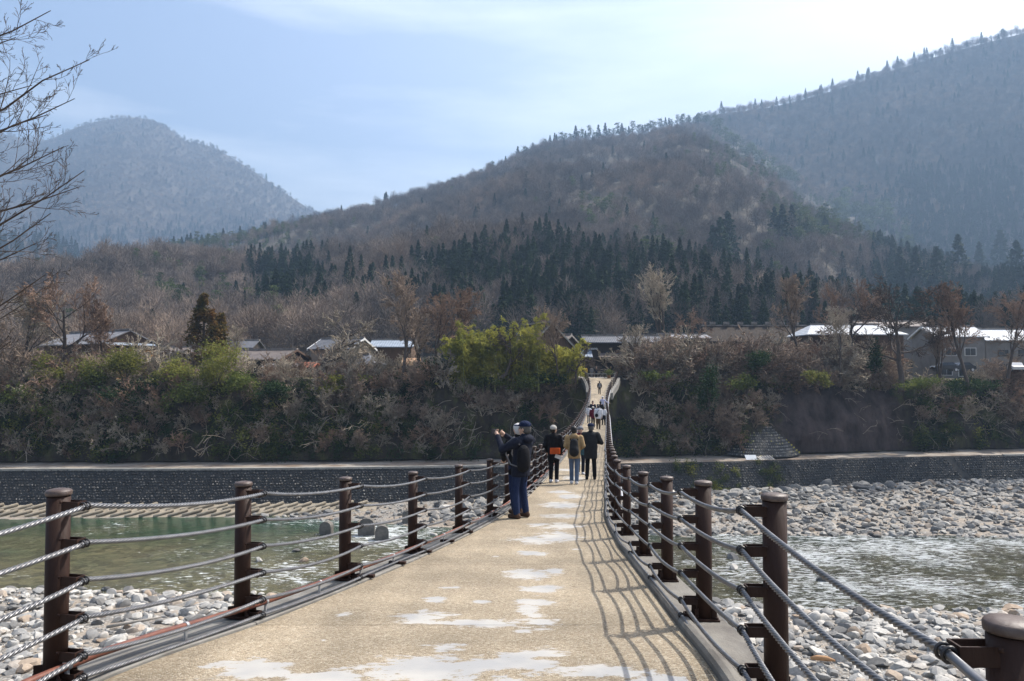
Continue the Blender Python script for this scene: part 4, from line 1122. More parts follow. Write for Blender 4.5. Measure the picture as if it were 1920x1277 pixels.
def bamboo(name, px, py, D, top_py, n, sx, sy, seed, label):
    rng = np.random.default_rng(seed); p = at(px, py, D); h = at(px, top_py, D).z - p.z
    e = empty(name, p); mb = MB(); PP = []
    for k in range(n):
        x, y = rng.uniform(-1.9 * sx, 1.9 * sx), rng.normal(0, sy); hh = h * rng.uniform(.55, .98) * (.86 + .22 * float(vnoise(np.array([x * .8]), np.array([seed * 3.3]), 77, 2)[0]))
        lx, ly = rng.normal(0, .9), rng.normal(-.2, .6)
        pts = [np.array([x + lx * t ** 2.5, y + ly * t ** 2.5, hh * (t - .10 * t ** 4)]) for t in np.linspace(0, 1, 7)]
        mb.tube(pts, [.045, .045, .042, .036, .028, .018, .008], 5, caps=False)
        for c_n in range(11):          # drooping sprays with gaps between them
            t = .22 + .78 * rng.random() ** .8; q = np.array([np.interp(t, np.linspace(0, 1, 7), [u[c] for u in pts]) for c in range(3)])
            off = rng.normal(0, .62, 3) * (1.25 - .75 * t); off[2] = -abs(off[2]) * .5; m_ = int(rng.integers(16, 40))
            f_ = rng.random(m_)[:, None]; PP.append(q + off * f_ * 1.7 + np.array([0, 0, -.45]) * f_ ** 2 + rng.normal(size=(m_, 3)) * np.array([.17, .17, .12]))
    mb.build('culms', M['culm'], e)
    V, Fc = leaves(np.concatenate(PP), .25, rng, .24, .35); link('foliage', np_mesh('foliage', V, Fc, False), M['bamboo'], e)
    return tag(e, label, 'bamboo')
bamboo('bamboo_grove', 935, 735, 110, 560, 95, 3.0, 1.2, 3, 'tall yellow green bamboo grove left of the bridge head')
bamboo('bamboo_grove', 1045, 720, 111, 612, 34, 1.7, .8, 4, 'lower bamboo clump beside the bridge head')
bamboo('bamboo_grove', 872, 730, 109.5, 592, 24, 1.0, .6, 5, 'narrow bamboo clump at the grove edge beside bare trees')

def bush(px, py, D, r, h, n, m, label, seed, name='green_bush', group='green bushes on the cliff', flat=1.0, leaf=.17):
    rng = np.random.default_rng(seed); p = at(px, py, D - 1.2); r *= 1.15; h *= 1.15; n = int(n * 1.3)
    e = empty(name, p)
    cl = rng.normal(size=(10, 3)) * np.array([r * .45, r * .35, h * .22]) + np.array([0, 0, h * .5])
    q = cl[rng.integers(0, 10, n)] + rng.normal(size=(n, 3)) * np.array([r * .24, r * .24, h * .14])
    V, Fc = leaves(q, leaf, rng, .5); link('foliage', np_mesh('foliage', V, Fc, False), M[m], e)
    mb = MB()
    for k in range(10): mb.tube([(0, 0, -.6), cl[k] * .5 + np.array([0, 0, -.1]), cl[k]], [.06, .04, .015], 5, caps=False)
    mb.build('stems', M['bark'], e)
    return tag(e, label, 'bush', group)
bush(235, 715, 108, 3.0, 4.2, 2600, 'yellow_green', 'large yellow green bush under the log house', 1)
bush(180, 735, 107, 2.6, 3.0, 1900, 'green', 'dark green bush left of the large yellow green bush', 2)
bush(330, 720, 108, 2.4, 2.8, 1600, 'yellow_green', 'yellow green bush between the log house and the conifer', 3)
bush(405, 715, 107.5, 2.6, 4.2, 2200, 'yellow_green', 'yellow green bush right below the brown conifer', 4)
bush(452, 738, 107, 2.0, 3.0, 1500, 'green', 'green bush on the cliff brow right of the conifer', 5)
bush(250, 770, 106, 3.0, 3.5, 1800, 'dark_green', 'dark evergreen bush hanging on the cliff below the log house', 6)
bush(520, 745, 107, 2.2, 2.2, 1300, 'dark_green', 'glossy dark bush on the brow below the low grey shed', 7)
bush(350, 765, 106, 2.4, 3.0, 1300, 'green', 'green bush half way down the left cliff', 8)
bush(1330, 765, 110.5, 1.6, 4.2, 1900, 'dark_green', 'dark green bush hanging on the cliff right of the bridge', 9)
bush(1425, 690, 113, 1.7, 2.4, 1300, 'dark_green', 'round dark evergreen in the thicket right of the shop', 10)
bush(1400, 735, 111.5, 1.6, 2.2, 900, 'green', 'ivy green bush below the round evergreen', 11)
bush(1730, 730, 113.5, 2.4, 1.6, 1200, 'green', 'broad leaved bush right of the purple rock brow', 12)
bush(1800, 740, 113.5, 2.6, 1.8, 1300, 'dark_green', 'dark bush on the right cliff below the dark car', 13)
bush(1540, 722, 113, 1.4, 1.7, 900, 'yellow_green', 'pale leaved bush at the purple rock brow', 14)
bush(820, 715, 110.5, 1.8, 3.0, 1400, 'dark_green', 'dark ivy bush left of the bamboo', 15)
bush(985, 730, 108.5, 1.8, 1.8, 1000, 'green', 'dark green bush below the bamboo', 16)
bush(60, 770, 106, 3.0, 3.2, 1500, 'green', 'dull green bush on the far left cliff', 17)
bush(1220, 720, 112, 1.6, 1.6, 700, 'green', 'small green bush on the brow right of the bridge head', 18)
bush(905, 722, 110, 2.0, 1.5, 1100, 'green', 'low olive bush at the foot of the bamboo', 20)
bush(1030, 722, 110.5, 1.8, 1.4, 900, 'dark_green', 'low dark bush below the lower bamboo clump', 21)
bush(640, 735, 109, 2.4, 1.8, 1300, 'yellow_green', 'dull yellow green bush on the brow under the storehouse', 22)
bush(100, 725, 108, 2.8, 3.0, 1900, 'yellow_green', 'yellow green bush under the broad red brown tree', 23)
bush(1640, 695, 114, 1.0, 3.4, 900, 'dark_green', 'ivy column beside the white roofed house', 19)

# browned conifer
def conifer(name, px, py, D, top_py, rad, m, n, seed, label, leaf=.26):
    rng = np.random.default_rng(seed); p = at(px, py, D); h = at(px, top_py, D).z - p.z
    e = empty(name, p); mb = MB(); mb.tube([(0, 0, -.5), (0, 0, h * .5), (0, 0, h * .97)], [.28, .18, .03], 8, caps=False); mb.build('trunk', M['bark'], e)
    lumps = 90; t = rng.random(lumps) ** .8; a = rng.uniform(0, 6.28, lumps)
    rr = rad * (1 - t) ** .75 * rng.uniform(.55, 1.0, lumps) + .05
    C = np.stack([rr * np.cos(a), rr * np.sin(a), h * (.12 + .88 * t)], -1)
    k = rng.integers(0, lumps, n); sg = (.16 + .42 * (1 - t[k]))[:, None]
    V, Fc = leaves(C[k] + rng.normal(size=(n, 3)) * sg * np.array([1, 1, .9]), leaf, rng, .4, .2)
    link('crown', np_mesh('crown', V, Fc, False), M[m], e)
    return tag(e, label, 'tree')
conifer('conifer_tree', 381, 700, 113.5, 553, 3.1, 'brown_cedar', 6500, 31, 'single brown tinged conifer beside the log house')
conifer('conifer_tree', 412, 700, 114.5, 590, 1.9, 'brown_cedar', 2500, 32, 'smaller brown conifer leaning against the single tall one')

# ------------------------------------------------------------------ scattering with geometry nodes
def scatter(name, protos, pts, rz, sc, which, label, cat=None, tilt=None):
    me = bpy.data.meshes.new(name)
    me.vertices.add(len(pts)); me.vertices.foreach_set('co', np.ascontiguousarray(pts, dtype=np.float32).ravel())
    fattr(me, 'rz', rz); fattr(me, 'sc', sc); fattr(me, 'tl', tilt if tilt is not None else np.zeros(len(pts)))
    a = me.attributes.new('pi', 'INT', 'POINT'); a.data.foreach_set('value', np.asarray(which, dtype=np.int32))
    me.update()
    pc = bpy.data.collections.new(name + '_kinds')
    for k, m_ in enumerate(protos):
        pc.objects.link(bpy.data.objects.new('kind_%s_%02d' % (name, k), m_))
    g = bpy.data.node_groups.new(name, 'GeometryNodeTree')
    g.interface.new_socket('Geometry', in_out='INPUT', socket_type='NodeSocketGeometry')
    g.interface.new_socket('Geometry', in_out='OUTPUT', socket_type='NodeSocketGeometry')
    gi, go = g.nodes.new('NodeGroupInput'), g.nodes.new('NodeGroupOutput')
    ci = g.nodes.new('GeometryNodeCollectionInfo'); ci.inputs['Collection'].default_value = pc
    ci.inputs['Separate Children'].default_value = True; ci.inputs['Reset Children'].default_value = True
    ip = g.nodes.new('GeometryNodeInstanceOnPoints'); ip.inputs['Pick Instance'].default_value = True
    def na(nm, ty):
        q = g.nodes.new('GeometryNodeInputNamedAttribute'); q.data_type = ty; q.inputs['Name'].default_value = nm; return q.outputs['Attribute']
    cx_ = g.nodes.new('ShaderNodeCombineXYZ')
    g.links.new(na('rz', 'FLOAT'), cx_.inputs['Z']); g.links.new(na('tl', 'FLOAT'), cx_.inputs['X'])
    g.links.new(gi.outputs[0], ip.inputs['Points']); g.links.new(ci.outputs[0], ip.inputs['Instance'])
    g.links.new(na('pi', 'INT'), ip.inputs['Instance Index']); g.links.new(cx_.outputs[0], ip.inputs['Rotation'])
    g.links.new(na('sc', 'FLOAT'), ip.inputs['Scale']); g.links.new(ip.outputs[0], go.inputs[0])
    o = link(name, me)
    md = o.modifiers.new('scatter', 'NODES'); md.node_group = g
    return tag(o, label, cat, kind='stuff')

# thicket: leafless brush on the cliff and its brow
shr = []
for k in range(5):
    t, c = bare_tree('shrub%d' % k, 60 + k, dict(SHRUB, ang=[.6 + .05 * k] * 3), stems=5, spread=.5, wood=1)
    bm = bmesh.new(); bm.from_mesh(t); bm.from_mesh(c); me = bpy.data.meshes.new('shrub%d' % k); bm.to_mesh(me); bm.free()
    me.materials.append(M[('twig_grey', 'twig', 'twig_red', 'twig_grey', 'twig')[k]]); shr.append(me)
rng = np.random.default_rng(77)
def brush(n, x0, x1, t0, t1, s0, s1):
    x = rng.uniform(x0, x1, n); t = rng.uniform(t0, t1, n)
    a, b, c = cliff_pt(x, t); return np.stack([a, b - .1, c - .15], -1), rng.uniform(s0, s1, n)
parts_ = [brush(95, -80, -8, .55, 1.0, .6, 1.3), brush(110, -80, -8, .08, .6, .35, .9), brush(34, -8, 9, .5, 1, .5, 1.0), brush(45, 17, 38, .35, 1.0, .6, 1.1), brush(40, 17, 33, .05, .45, .35, .8), brush(60, 38, 58, .86, 1.0, .5, 1.1), brush(60, 58, 95, .35, 1.0, .6, 1.3)]
# the tall thicket on the brow right of the bridge
x = rng.uniform(17.5, 60, 150); a, b, c = cliff_pt(x, np.ones_like(x)); d = rng.uniform(.3, 8, 150)
parts_.append((np.stack([x, b + d, c - .1], -1), rng.uniform(.8, 2.1, 150)))
x = rng.uniform(-85, 4, 130); a, b, c = cliff_pt(x, np.ones_like(x)); d = rng.uniform(.3, 9, 130)
parts_.append((np.stack([x, b + d, c - .1], -1), rng.choice([.6, .8, 1.1, 1.4, 1.9], 130, p=[.34, .28, .22, .10, .06])))
pts = np.concatenate([p for p, s in parts_]); sc = np.concatenate([s for p, s in parts_]); n = len(pts)
keep = ~((pts[:, 0] > 9.0) & (pts[:, 0] < 17.5)) & ~((pts[:, 0] > -9) & (pts[:, 0] < 10) & (pts[:, 2] > TERR - 2.5))
pts, sc = pts[keep], sc[keep]; n = len(pts)
x = rng.uniform(-9, 9.5, 46); a, b, c = cliff_pt(x, rng.uniform(.8, 1.0, 46)); pts = np.concatenate([pts, np.stack([a, b + .3, c - .1], -1)]); sc = np.concatenate([sc, rng.uniform(.28, .55, 46)]); n = len(pts)
scatter('undergrowth', shr, pts, rng.uniform(0, 6.28, n), sc, rng.integers(0, 5, n), 'tangle of leafless brush covering the cliff and its brow', 'brush', tilt=rng.uniform(.0, .5, n))
M['vine'] = mat('dead_vines', (0.36, 0.31, 0.25), (0.16, 0.13, 0.10), scale=.4, rough=.95, spec=0)
br = []
for k in range(520):
    x0 = rng.uniform(-82, 92); t0 = rng.uniform(.15, 1.0)
    if 9 < x0 < 17.5 or (37.5 < x0 < 57 and t0 < .9 and k % 4): continue
    a, b, c = cliff_pt(np.array([x0]), np.array([t0])); q = np.array([a[0], b[0] - .1, c[0]])
    d = norm(np.array([rng.normal(0, 1), -.7 - rng.random() * .6, rng.normal(.15, .7)])); ln = rng.uniform(1.2, 4.2); pts_ = [q]
    for s_ in range(7):
        d = norm(d + rng.normal(0, .16, 3) + np.array([0, 0, -.11])); q = q + d * ln / 7; pts_.append(q)
    r_ = rng.uniform(.022, .05); br.append((np.array(pts_), np.linspace(r_, r_ * .45, 8)))
    for s_ in range(int(rng.integers(1, 5))):
        i0 = int(rng.integers(2, 7)); q2 = pts_[i0]; d2 = norm(d + rng.normal(0, .6, 3)); p2 = [q2]
        for u_ in range(4): d2 = norm(d2 + rng.normal(0, .2, 3)); q2 = q2 + d2 * ln * .12; p2.append(q2)
        br.append((np.array(p2), np.linspace(r_ * .6, .016, 5)))
V, Fc = tubes(br, 4); o = link('dead_vines', np_mesh('dead_vines', V, Fc), M['vine']); tag(o, 'pale dead vines and stems arching out of the cliff', 'vines', kind='stuff')
# low ground cover and ivy on the cliff
iv = []
for k, m_ in enumerate(('dark_green', 'green', 'yellow_green')):
    r2 = np.random.default_rng(90 + k); q = r2.normal(size=(260, 3)) * np.array([.6, .35, .45]); V, Fc = leaves(q, .11, r2, .55, .3)
    me = np_mesh('ivy%d' % k, V, Fc, False); me.materials.append(M[m_]); iv.append(me)
x = rng.uniform(-85, 95, 1100); t = rng.uniform(.05, 1.0, 1100); ok = ~((x > 37) & (x < 57) & (t < .85)) & (vnoise(x * .12, t * 2, 51) > -.15)
a, b, c = cliff_pt(x[ok], t[ok]); pts = np.stack([a, b - .05, c], -1); n = len(pts)
x = rng.uniform(15, 36, 150); t = rng.uniform(.05, 1.0, 150); ok2 = vnoise(x * .35, t * 1.5, 57) > .0; x, t = x[ok2], t[ok2]
wp = np.stack([x, wall_top(x) - RECESS * (1 - t) - .1, -.8 + (LEDGE + .8) * t], -1)
scatter('wall_plants', iv, wp, rng.uniform(0, 6.28, len(wp)), rng.uniform(.35, .9, len(wp)), rng.choice(3, len(wp), p=[.3, .5, .2]), 'green weeds growing on the right river wall', 'weeds')
scatter('ivy', iv, pts, rng.uniform(0, 6.28, n), rng.uniform(.6, 1.5, n), rng.choice(3, n, p=[.5, .35, .15]), 'patchy ivy and ground cover on the cliff', 'ivy')

# ------------------------------------------------------------------ mountain forest
M['wood_far'] = mat('hill_twigs', (0.215, 0.17, 0.135), (0.13, 0.105, 0.085), scale=.2, rough=.95, spec=.0, rnd=.35)
nt = M['wood_far'].node_tree; _p = nt.nodes['Principled BSDF']; _s = _p.inputs['Base Color'].links[0].from_socket      # stands of different kinds of tree
_g = nd(nt, 'ShaderNodeNewGeometry'); _n = nd(nt, 'ShaderNodeTexNoise', Scale=.012, Detail=5, Roughness=.6); nt.links.new(_g.outputs['Position'], _n.inputs['Vector'])
_r = nd(nt, 'ShaderNodeMapRange', From_Min=.35, From_Max=.65, To_Min=.6, To_Max=1.4); nt.links.new(_n.outputs['Fac'], _r.inputs['Value'])
_h = nd(nt, 'ShaderNodeHueSaturation'); nt.links.new(_s, _h.inputs['Color']); nt.links.new(_r.outputs['Result'], _h.inputs['Value'])
_r2 = nd(nt, 'ShaderNodeMapRange', From_Min=.35, From_Max=.65, To_Min=.75, To_Max=1.15); nt.links.new(_n.outputs['Fac'], _r2.inputs['Value']); nt.links.new(_r2.outputs['Result'], _h.inputs['Saturation'])
nt.links.new(_h.outputs['Color'], _p.inputs['Base Color'])
M['cedar'] = leaf_mat('cedar_needles', (0.028, 0.046, 0.018), (0.016, 0.028, 0.012), trans=.15, rnd=.3, scale=.1)
M['pine'] = leaf_mat('pine_needles', (0.085, 0.11, 0.035), (0.045, 0.062, 0.022), trans=.25, rnd=.3, scale=.1)
def far_bare(seed, h=11.0, w=4.6, n=520):
    r2 = np.random.default_rng(seed); VV, FF = [], []
    V, Fc = tubes([(np.array([[0, 0, -1.], [r2.normal(0, .3), r2.normal(0, .3), h * .5], [r2.normal(0, .6), r2.normal(0, .6), h * .9]]), np.array([.22, .15, .04]))], 4); VV.append(V); FF.append(Fc)
    b0 = len(V)
    for k in range(14):
        a = r2.uniform(0, 6.28); z = h * r2.uniform(.25, .7); e_ = np.array([math.cos(a) * w * r2.uniform(.4, .9), math.sin(a) * w * r2.uniform(.4, .9), min(h, z + h * r2.uniform(.15, .4))])
        V, Fc = tubes([(np.array([[0, 0, z], e_ * .5 + np.array([0, 0, z * .5]), e_]), np.array([.10, .06, .03]))], 3); VV.append(V); FF.append(Fc + b0); b0 += len(V)
    u = r2.normal(size=(n, 3)); u /= np.linalg.norm(u, axis=1)[:, None]; rr = r2.random(n) ** .4
    C = u * rr[:, None] * np.array([w, w, h * .42]) + np.array([0, 0, h * .62])
    d = u * np.array([1, 1, .7]) + np.array([0, 0, .7]) + r2.normal(size=(n, 3)) * .5; d /= np.linalg.norm(d, axis=1)[:, None]
    s = np.cross(d, r2.normal(size=(n, 3))); s /= np.linalg.norm(s, axis=1)[:, None]
    ln = r2.uniform(.5, 1.1, n)[:, None]; wd = r2.uniform(.03, .07, n)[:, None]
    V = np.stack([C - d * ln - s * wd, C - d * ln + s * wd, C + d * ln + s * wd * .3, C + d * ln - s * wd * .3], 1).reshape(-1, 3)
    VV.append(V); FF.append(np.arange(4 * n).reshape(n, 4) + b0)
    me = np_mesh('bare%d' % seed, np.concatenate(VV), np.concatenate(FF), False); me.materials.append(M['wood_far']); return me
def far_cedar(seed, h=17.0, w=2.9, m='cedar', n=620, pine=False):
    r2 = np.random.default_rng(seed)
    V0, F0 = tubes([(np.array([[0, 0, -1.], [0, 0, h * .6], [0, 0, h * .98]]), np.array([.25, .18, .04]))], 5)
    if pine:
        lumps = 16; z = h * r2.uniform(.5, 1.0, lumps); a = r2.uniform(0, 6.28, lumps); rr = w * r2.uniform(.1, 1, lumps) * (1.25 - z / h)
        C = np.stack([rr * np.cos(a) * 1.6, rr * np.sin(a) * 1.6, z], -1); k = r2.integers(0, lumps, n)
        P_ = C[k] + r2.normal(size=(n, 3)) * np.array([.9, .9, .38])
    else:
        t = r2.random(n) ** .75; a = r2.uniform(0, 6.28, n)
        prof = w * np.minimum(1, (1 - t) * 1.7) ** .85 * (.8 + .3 * np.sin(t * 55))
        rr = prof * r2.uniform(.35, 1.0, n) ** .5 + .06
        P_ = np.stack([rr * np.cos(a), rr * np.sin(a), h * (.10 + .90 * t) - rr * .35], -1)
    V, Fc = leaves(P_, .62 if not pine else .5, r2, .45, .5)
    me = np_mesh('cedar%d' % seed, np.concatenate([V0, V]), np.concatenate([F0, Fc + len(V0)]), False); me.materials.append(M[m]); return me
BARE = [far_bare(k) for k in range(5)] + [far_bare(7, 14, 3.6), far_bare(8, 9, 4.8)]
CEDAR = [far_cedar(20), far_cedar(21, 19, 2.6), far_cedar(22, 15, 3.1)]
PINE = [far_cedar(30, 14, 3.2, 'pine', 420, True), far_cedar(31, 16, 2.7, 'pine', 420, True)]
FAR = BARE + CEDAR + PINE
def on_hill(name, n, seed, r0=0.0, r1=1.0):
    """random spots on the front slope: world points and their survey pixels"""
    G, rows = HILLS[name]; r2 = np.random.default_rng(seed)
    u = r2.uniform(0, G.shape[1] - 1.001, n); v = r2.uniform(r0, r1, n) * (rows - 1.001)
    i, j = v.astype(int), u.astype(int); fv, fu = (v - i)[:, None], (u - j)[:, None]
    P_ = (G[i, j] * (1 - fu) + G[i, j + 1] * fu) * (1 - fv) + (G[i + 1, j] * (1 - fu) + G[i + 1, j + 1] * fu) * fv
    px = 960 + 1470 * P_[:, 0] / P_[:, 1]; py = 690 - 1470 * (P_[:, 2] - EYE) / P_[:, 1]
    return P_, px, py, v / (rows - 1)
def pick_kind(px, py, r2, rules):
    """rules: (px0, px1, py0, py1, share, kinds)"""
    out = r2.integers(0, len(BARE), len(px))
    for a, b, c, d, share, kinds in rules:
        soft = 14
        m_ = (px + r2.normal(0, soft, len(px)) > a) & (px + r2.normal(0, soft, len(px)) < b) & (py + r2.normal(0, soft * .7, len(px)) > c) & (py + r2.normal(0, soft * .7, len(px)) < d) & (r2.random(len(px)) < share)
        out[m_] = r2.choice(kinds, m_.sum())
    return out
CE, PI = [7, 8, 9], [10, 11]
rules = [(920, 1200, 480, 640, .65, CE), (780, 940, 500, 580, .8, CE), (820, 1180, 545, 660, .4, CE), (460, 600, 500, 610, .85, CE), (1180, 1420, 510, 680, .45, CE), (1380, 1700, 545, 680, .4, CE), (1640, 2300, 430, 680, .75, CE), (570, 800, 545, 610, .35, CE),
         (1440, 1720, 375, 470, .7, PI), (1330, 1500, 250, 345, .5, PI), (275, 600, 425, 480, .6, PI), (1100, 1180, 370, 440, .5, PI), (1210, 1280, 450, 520, .6, PI), (250, 420, 520, 600, .3, PI), (0, 2000, 0, 700, .03, CE + PI)]
r2 = np.random.default_rng(401)
P_, px, py, v = on_hill('wooded_hill', 15000, 400, 0.02, 1.0)
ok = (px > -160) & (px < 2080)
P_, px, py, v = P_[ok], px[ok], py[ok], v[ok]
which = pick_kind(px, py, r2, rules)
scatter('forest', FAR, P_, r2.uniform(0, 6.28, len(P_)), np.where(which >= 7, r2.uniform(.55, .95, len(P_)), r2.uniform(.7, 1.35, len(P_))), which, 'leafless brown wood with dark cedar stands covering the hill', 'forest')
P_, px, py, v = on_hill('wooded_hill', 16000, 405, 0.02, .8)
ok = (px > -160) & (px < 2080); P_, px, py = P_[ok], px[ok], py[ok]
which = pick_kind(px, py, r2, rules[:8]); ok = (which >= 7) & (vnoise(px / 60, py / 40, 61, 3) > -.25); P_, which = P_[ok], which[ok]
scatter('cedar_stands', FAR, P_, r2.uniform(0, 6.28, len(P_)), r2.uniform(.4, 1.0, len(P_)), which, 'dark green cedar stands filling the lower hillside', 'forest')
P_, px, py, v = on_hill('right_mountain', 18000, 402, 0.1, 1.0)
ok = (px > 1150) & (px < 2150); P_, px, py = P_[ok], px[ok], py[ok]
which = pick_kind(px, py, r2, [(1690, 2200, 330, 520, .75, CE), (1300, 2200, 40, 700, .06, CE)])
scatter('forest', FAR, P_, r2.uniform(0, 6.28, len(P_)), r2.uniform(.8, 1.5, len(P_)), which, 'hazy leafless wood covering the right mountain', 'forest')
P_, px, py, v = on_hill('left_mountain', 26000, 403, 0.1, 1.0)
ok = (px > -150) & (px < 760); P_, px, py = P_[ok], px[ok], py[ok]
which = pick_kind(px, py, r2, [(-200, 760, 430, 600, .5, CE), (-200, 800, 200, 450, .02, CE)])
scatter('forest', FAR, P_, r2.uniform(0, 6.28, len(P_)), r2.uniform(.8, 1.5, len(P_)), which, 'blue hazed leafless wood covering the far left mountain', 'forest')
P_, px, py, v = on_hill('foothill', 3500, 404, 0.0, 1.0)
ok = (px > -120) & (px < 520); P_, px, py = P_[ok], px[ok], py[ok]
which = np.where(r2.random(len(P_)) < .7, r2.choice(CE, len(P_)), r2.integers(0, 7, len(P_)))
scatter('forest', FAR, P_, r2.uniform(0, 6.28, len(P_)), r2.uniform(1.0, 1.7, len(P_)), which, 'cedar wood on the dark spur below the far mountain', 'forest')
# trees one can tell apart on the skyline and in the slopes
def lone(px, D_hill, kind, s, label, group, name, hillname='wooded_hill', ridge=None):
    G, rows = HILLS[hillname]
    if ridge is not None:
        R = G[int(round(ridge * (rows - 1)))]
    else:
        R = G[rows - 1]
    q = 960 + 1470 * R[:, 0] / R[:, 1]
    x = np.interp(px, q, R[:, 0]) if np.all(np.diff(q) > 0) else R[np.argmin(abs(q - px)), 0]
    k = np.argmin(abs(q - px)); y = R[k, 1]; z = R[k, 2]
    k2 = min(max(k + (1 if px > q[k] else -1), 0), len(q) - 1); f_ = 0 if k2 == k else min(abs((px - q[k]) / (q[k2] - q[k] + 1e-6)), 1)
    pt = R[k] * (1 - f_) + R[k2] * f_
    o = link(name, FAR[kind], loc=(float(pt[0]), float(pt[1]), float(pt[2]) - 3.0 * s), rz=px * .37, scale=s * 1.45)
    return tag(o, label, 'tree', group)
r2 = np.random.default_rng(12)
for px in np.concatenate([np.arange(1032, 1345, 7.5)]):
    lone(px + r2.normal(0, 2), 0, int(r2.choice([10, 11, 10, 7])), r2.uniform(.85, 1.35), 'tall skyline pine in the row on the hill crest', 'pines along the hill crest', 'pine_tree')
for px in np.arange(660, 1030, 6.5):
    k = int(r2.choice([0, 1, 2, 5, 5, 7, 10])); c = k >= 7
    lone(px + r2.normal(0, 3), 0, k, r2.uniform(.7, 1.25), 'skyline conifer on the middle ridge' if c else 'bare skyline tree on the middle ridge', 'conifers on the middle ridge' if c else 'bare trees on the middle ridge', 'conifer_tree' if c else 'bare_tree')
for px in np.arange(280, 655, 9.0):
    lone(px + r2.normal(0, 3), 0, int(r2.choice([10, 11, 7, 9])), r2.uniform(.5, .95), 'small skyline pine on the low left ridge', 'pines on the low left ridge', 'pine_tree')
for px in np.arange(1355, 1925, 4.5):
    k = int(r2.choice([0, 1, 2, 3, 4, 5, 6, 0, 1, 2, 3, 10, 7])); c = k >= 7
    lone(px + r2.normal(0, 3), 0, k, r2.uniform(.6, 1.15), 'tiny skyline conifer on the right mountain' if c else 'tiny bare skyline tree on the right mountain', 'conifers on the right mountain crest' if c else 'bare trees on the right mountain crest', 'conifer_tree' if c else 'bare_tree', 'right_mountain')
def standing(px, py, hpx, kind, label, group, name, hillname='wooded_hill'):
    """a tree on the slope where the survey shows its foot"""
    G, rows = HILLS[hillname]; A = G[:rows]
    q = 960 + 1470 * A[..., 0] / A[..., 1]; w = 690 - 1470 * (A[..., 2] - EYE) / A[..., 1]
    r_, c_2 = np.unravel_index(np.argmin((q - px) ** 2 + (w - py) ** 2), q.shape); b = A[r_, c_2]
    h = {7: 17, 8: 19, 9: 15, 10: 14, 11: 16}[kind]
    o = link(name, FAR[kind], loc=(float(b[0] + (px - q[r_, c_2]) / 1470 * b[1]), float(b[1]), float(b[2]) - .6), rz=px * .37)
    k = hpx / 1470 * b[1] / h; o.scale = (k * 1.15, k * 1.15, k)
    return tag(o, label, 'tree', group)
for px, py, hp in ((1352, 505, 112), (1338, 508, 92), (1367, 500, 100), (1470, 450, 78), (1488, 452, 70), (1455, 455, 66), (498, 600, 88), (516, 604, 98), (533, 600, 82), (550, 604, 70), (912, 565, 74), (950, 570, 78), (1690, 560, 95), (1720, 555, 105), (1760, 560, 100), (1800, 545, 110), (1840, 555, 105), (1880, 540, 110), (1910, 550, 100)):
    standing(px, py, hp, 7 + int(px) % 3, 'tall dark cedar standing out on the hillside', 'dark cedars standing out on the slope', 'cedar_tree')
for k in range(34):
    px = 1500 + 215 * r2.random(); top = 352 + abs(px - 1600) * .28
    standing(px, top + 40 + r2.random() * 60, r2.uniform(40, 58), int(r2.choice(PI)), 'green pine in the grove on the right spur', 'pines of the grove on the right spur', 'pine_tree')
for k in range(16):
    px = 1345 + 10 * k; standing(px, 262 + k * 6.5 + r2.normal(0, 5), r2.uniform(30, 44), int(r2.choice(PI)), 'pine on the descending right spur crest', 'pines down the spur crest', 'pine_tree')
for k, (px, py) in enumerate(((1120, 420), (1135, 405), (1152, 425), (1105, 440), (1250, 505), (1235, 510), (1265, 512), (1440, 505), (1455, 520))):
    standing(px, py, 46, int(r2.choice(PI)), 'green pine standing alone in the bare wood', 'lone pines in the bare wood', 'pine_tree')
# ------------------------------------------------------------------ village on the terrace
def ribbed(name, a, b, pitch, rough=.5, metallic=0.0, axis='X', bump=.6):
    """roofing with ribs running down the slope"""
    m = mat(name, a, b, scale=.8, rough=max(rough, .6), metallic=metallic, spec=.2)
    nt = m.node_tree; L = nt.links.new; p = nt.nodes['Principled BSDF']
    tc = nd(nt, 'ShaderNodeTexCoord')
    wv = nd(nt, 'ShaderNodeTexWave', Scale=6.283 / pitch / 20.0 * 1.0); wv.bands_direction = axis
    wv.inputs['Scale'].default_value = 0.31 / pitch
    L(tc.outputs['Object'], wv.inputs['Vector'])
    bp = nd(nt, 'ShaderNodeBump', Strength=bump, Distance=.06); L(wv.outputs['Fac'], bp.inputs['Height']); L(bp.outputs['Normal'], p.inputs['Normal'])
    return m
M['tile_roof'] = ribbed('grey_tile_roof', (0.115, 0.118, 0.13), (0.08, 0.082, 0.09), .30)
M['tin_brown'] = ribbed('brown_tin_roof', (0.17, 0.14, 0.12), (0.11, 0.09, 0.08), .45)
M['tin_pale'] = ribbed('pale_tin_roof', (0.46, 0.48, 0.50), (0.38, 0.40, 0.42), .45, .38)
M['tin_blue'] = ribbed('blue_grey_tin_roof', (0.27, 0.31, 0.36), (0.2, 0.23, 0.27), .45)
M['tin_grey'] = ribbed('grey_tin_roof', (0.22, 0.215, 0.22), (0.15, 0.145, 0.15), .45)
M['rust_roof'] = ribbed('rust_roof', (0.42, 0.26, 0.15), (0.30, 0.16, 0.09), .3)
M['red_roof'] = ribbed('red_roof', (0.32, 0.11, 0.06), (0.22, 0.08, 0.045), .4)
M['thatch'] = mat('thatch', (0.06, 0.046, 0.036), (0.035, 0.028, 0.022), scale=1.2, rough=1, bump=.6, bscale=14, stretch=(3, 1, .3))
M['ridge'] = mat('ridge_cover', (0.26, 0.235, 0.21), (0.16, 0.14, 0.125), scale=1.5, rough=.9)
M['plaster'] = mat('white_plaster', (0.60, 0.57, 0.52), (0.45, 0.42, 0.37), scale=.7, rough=.9)
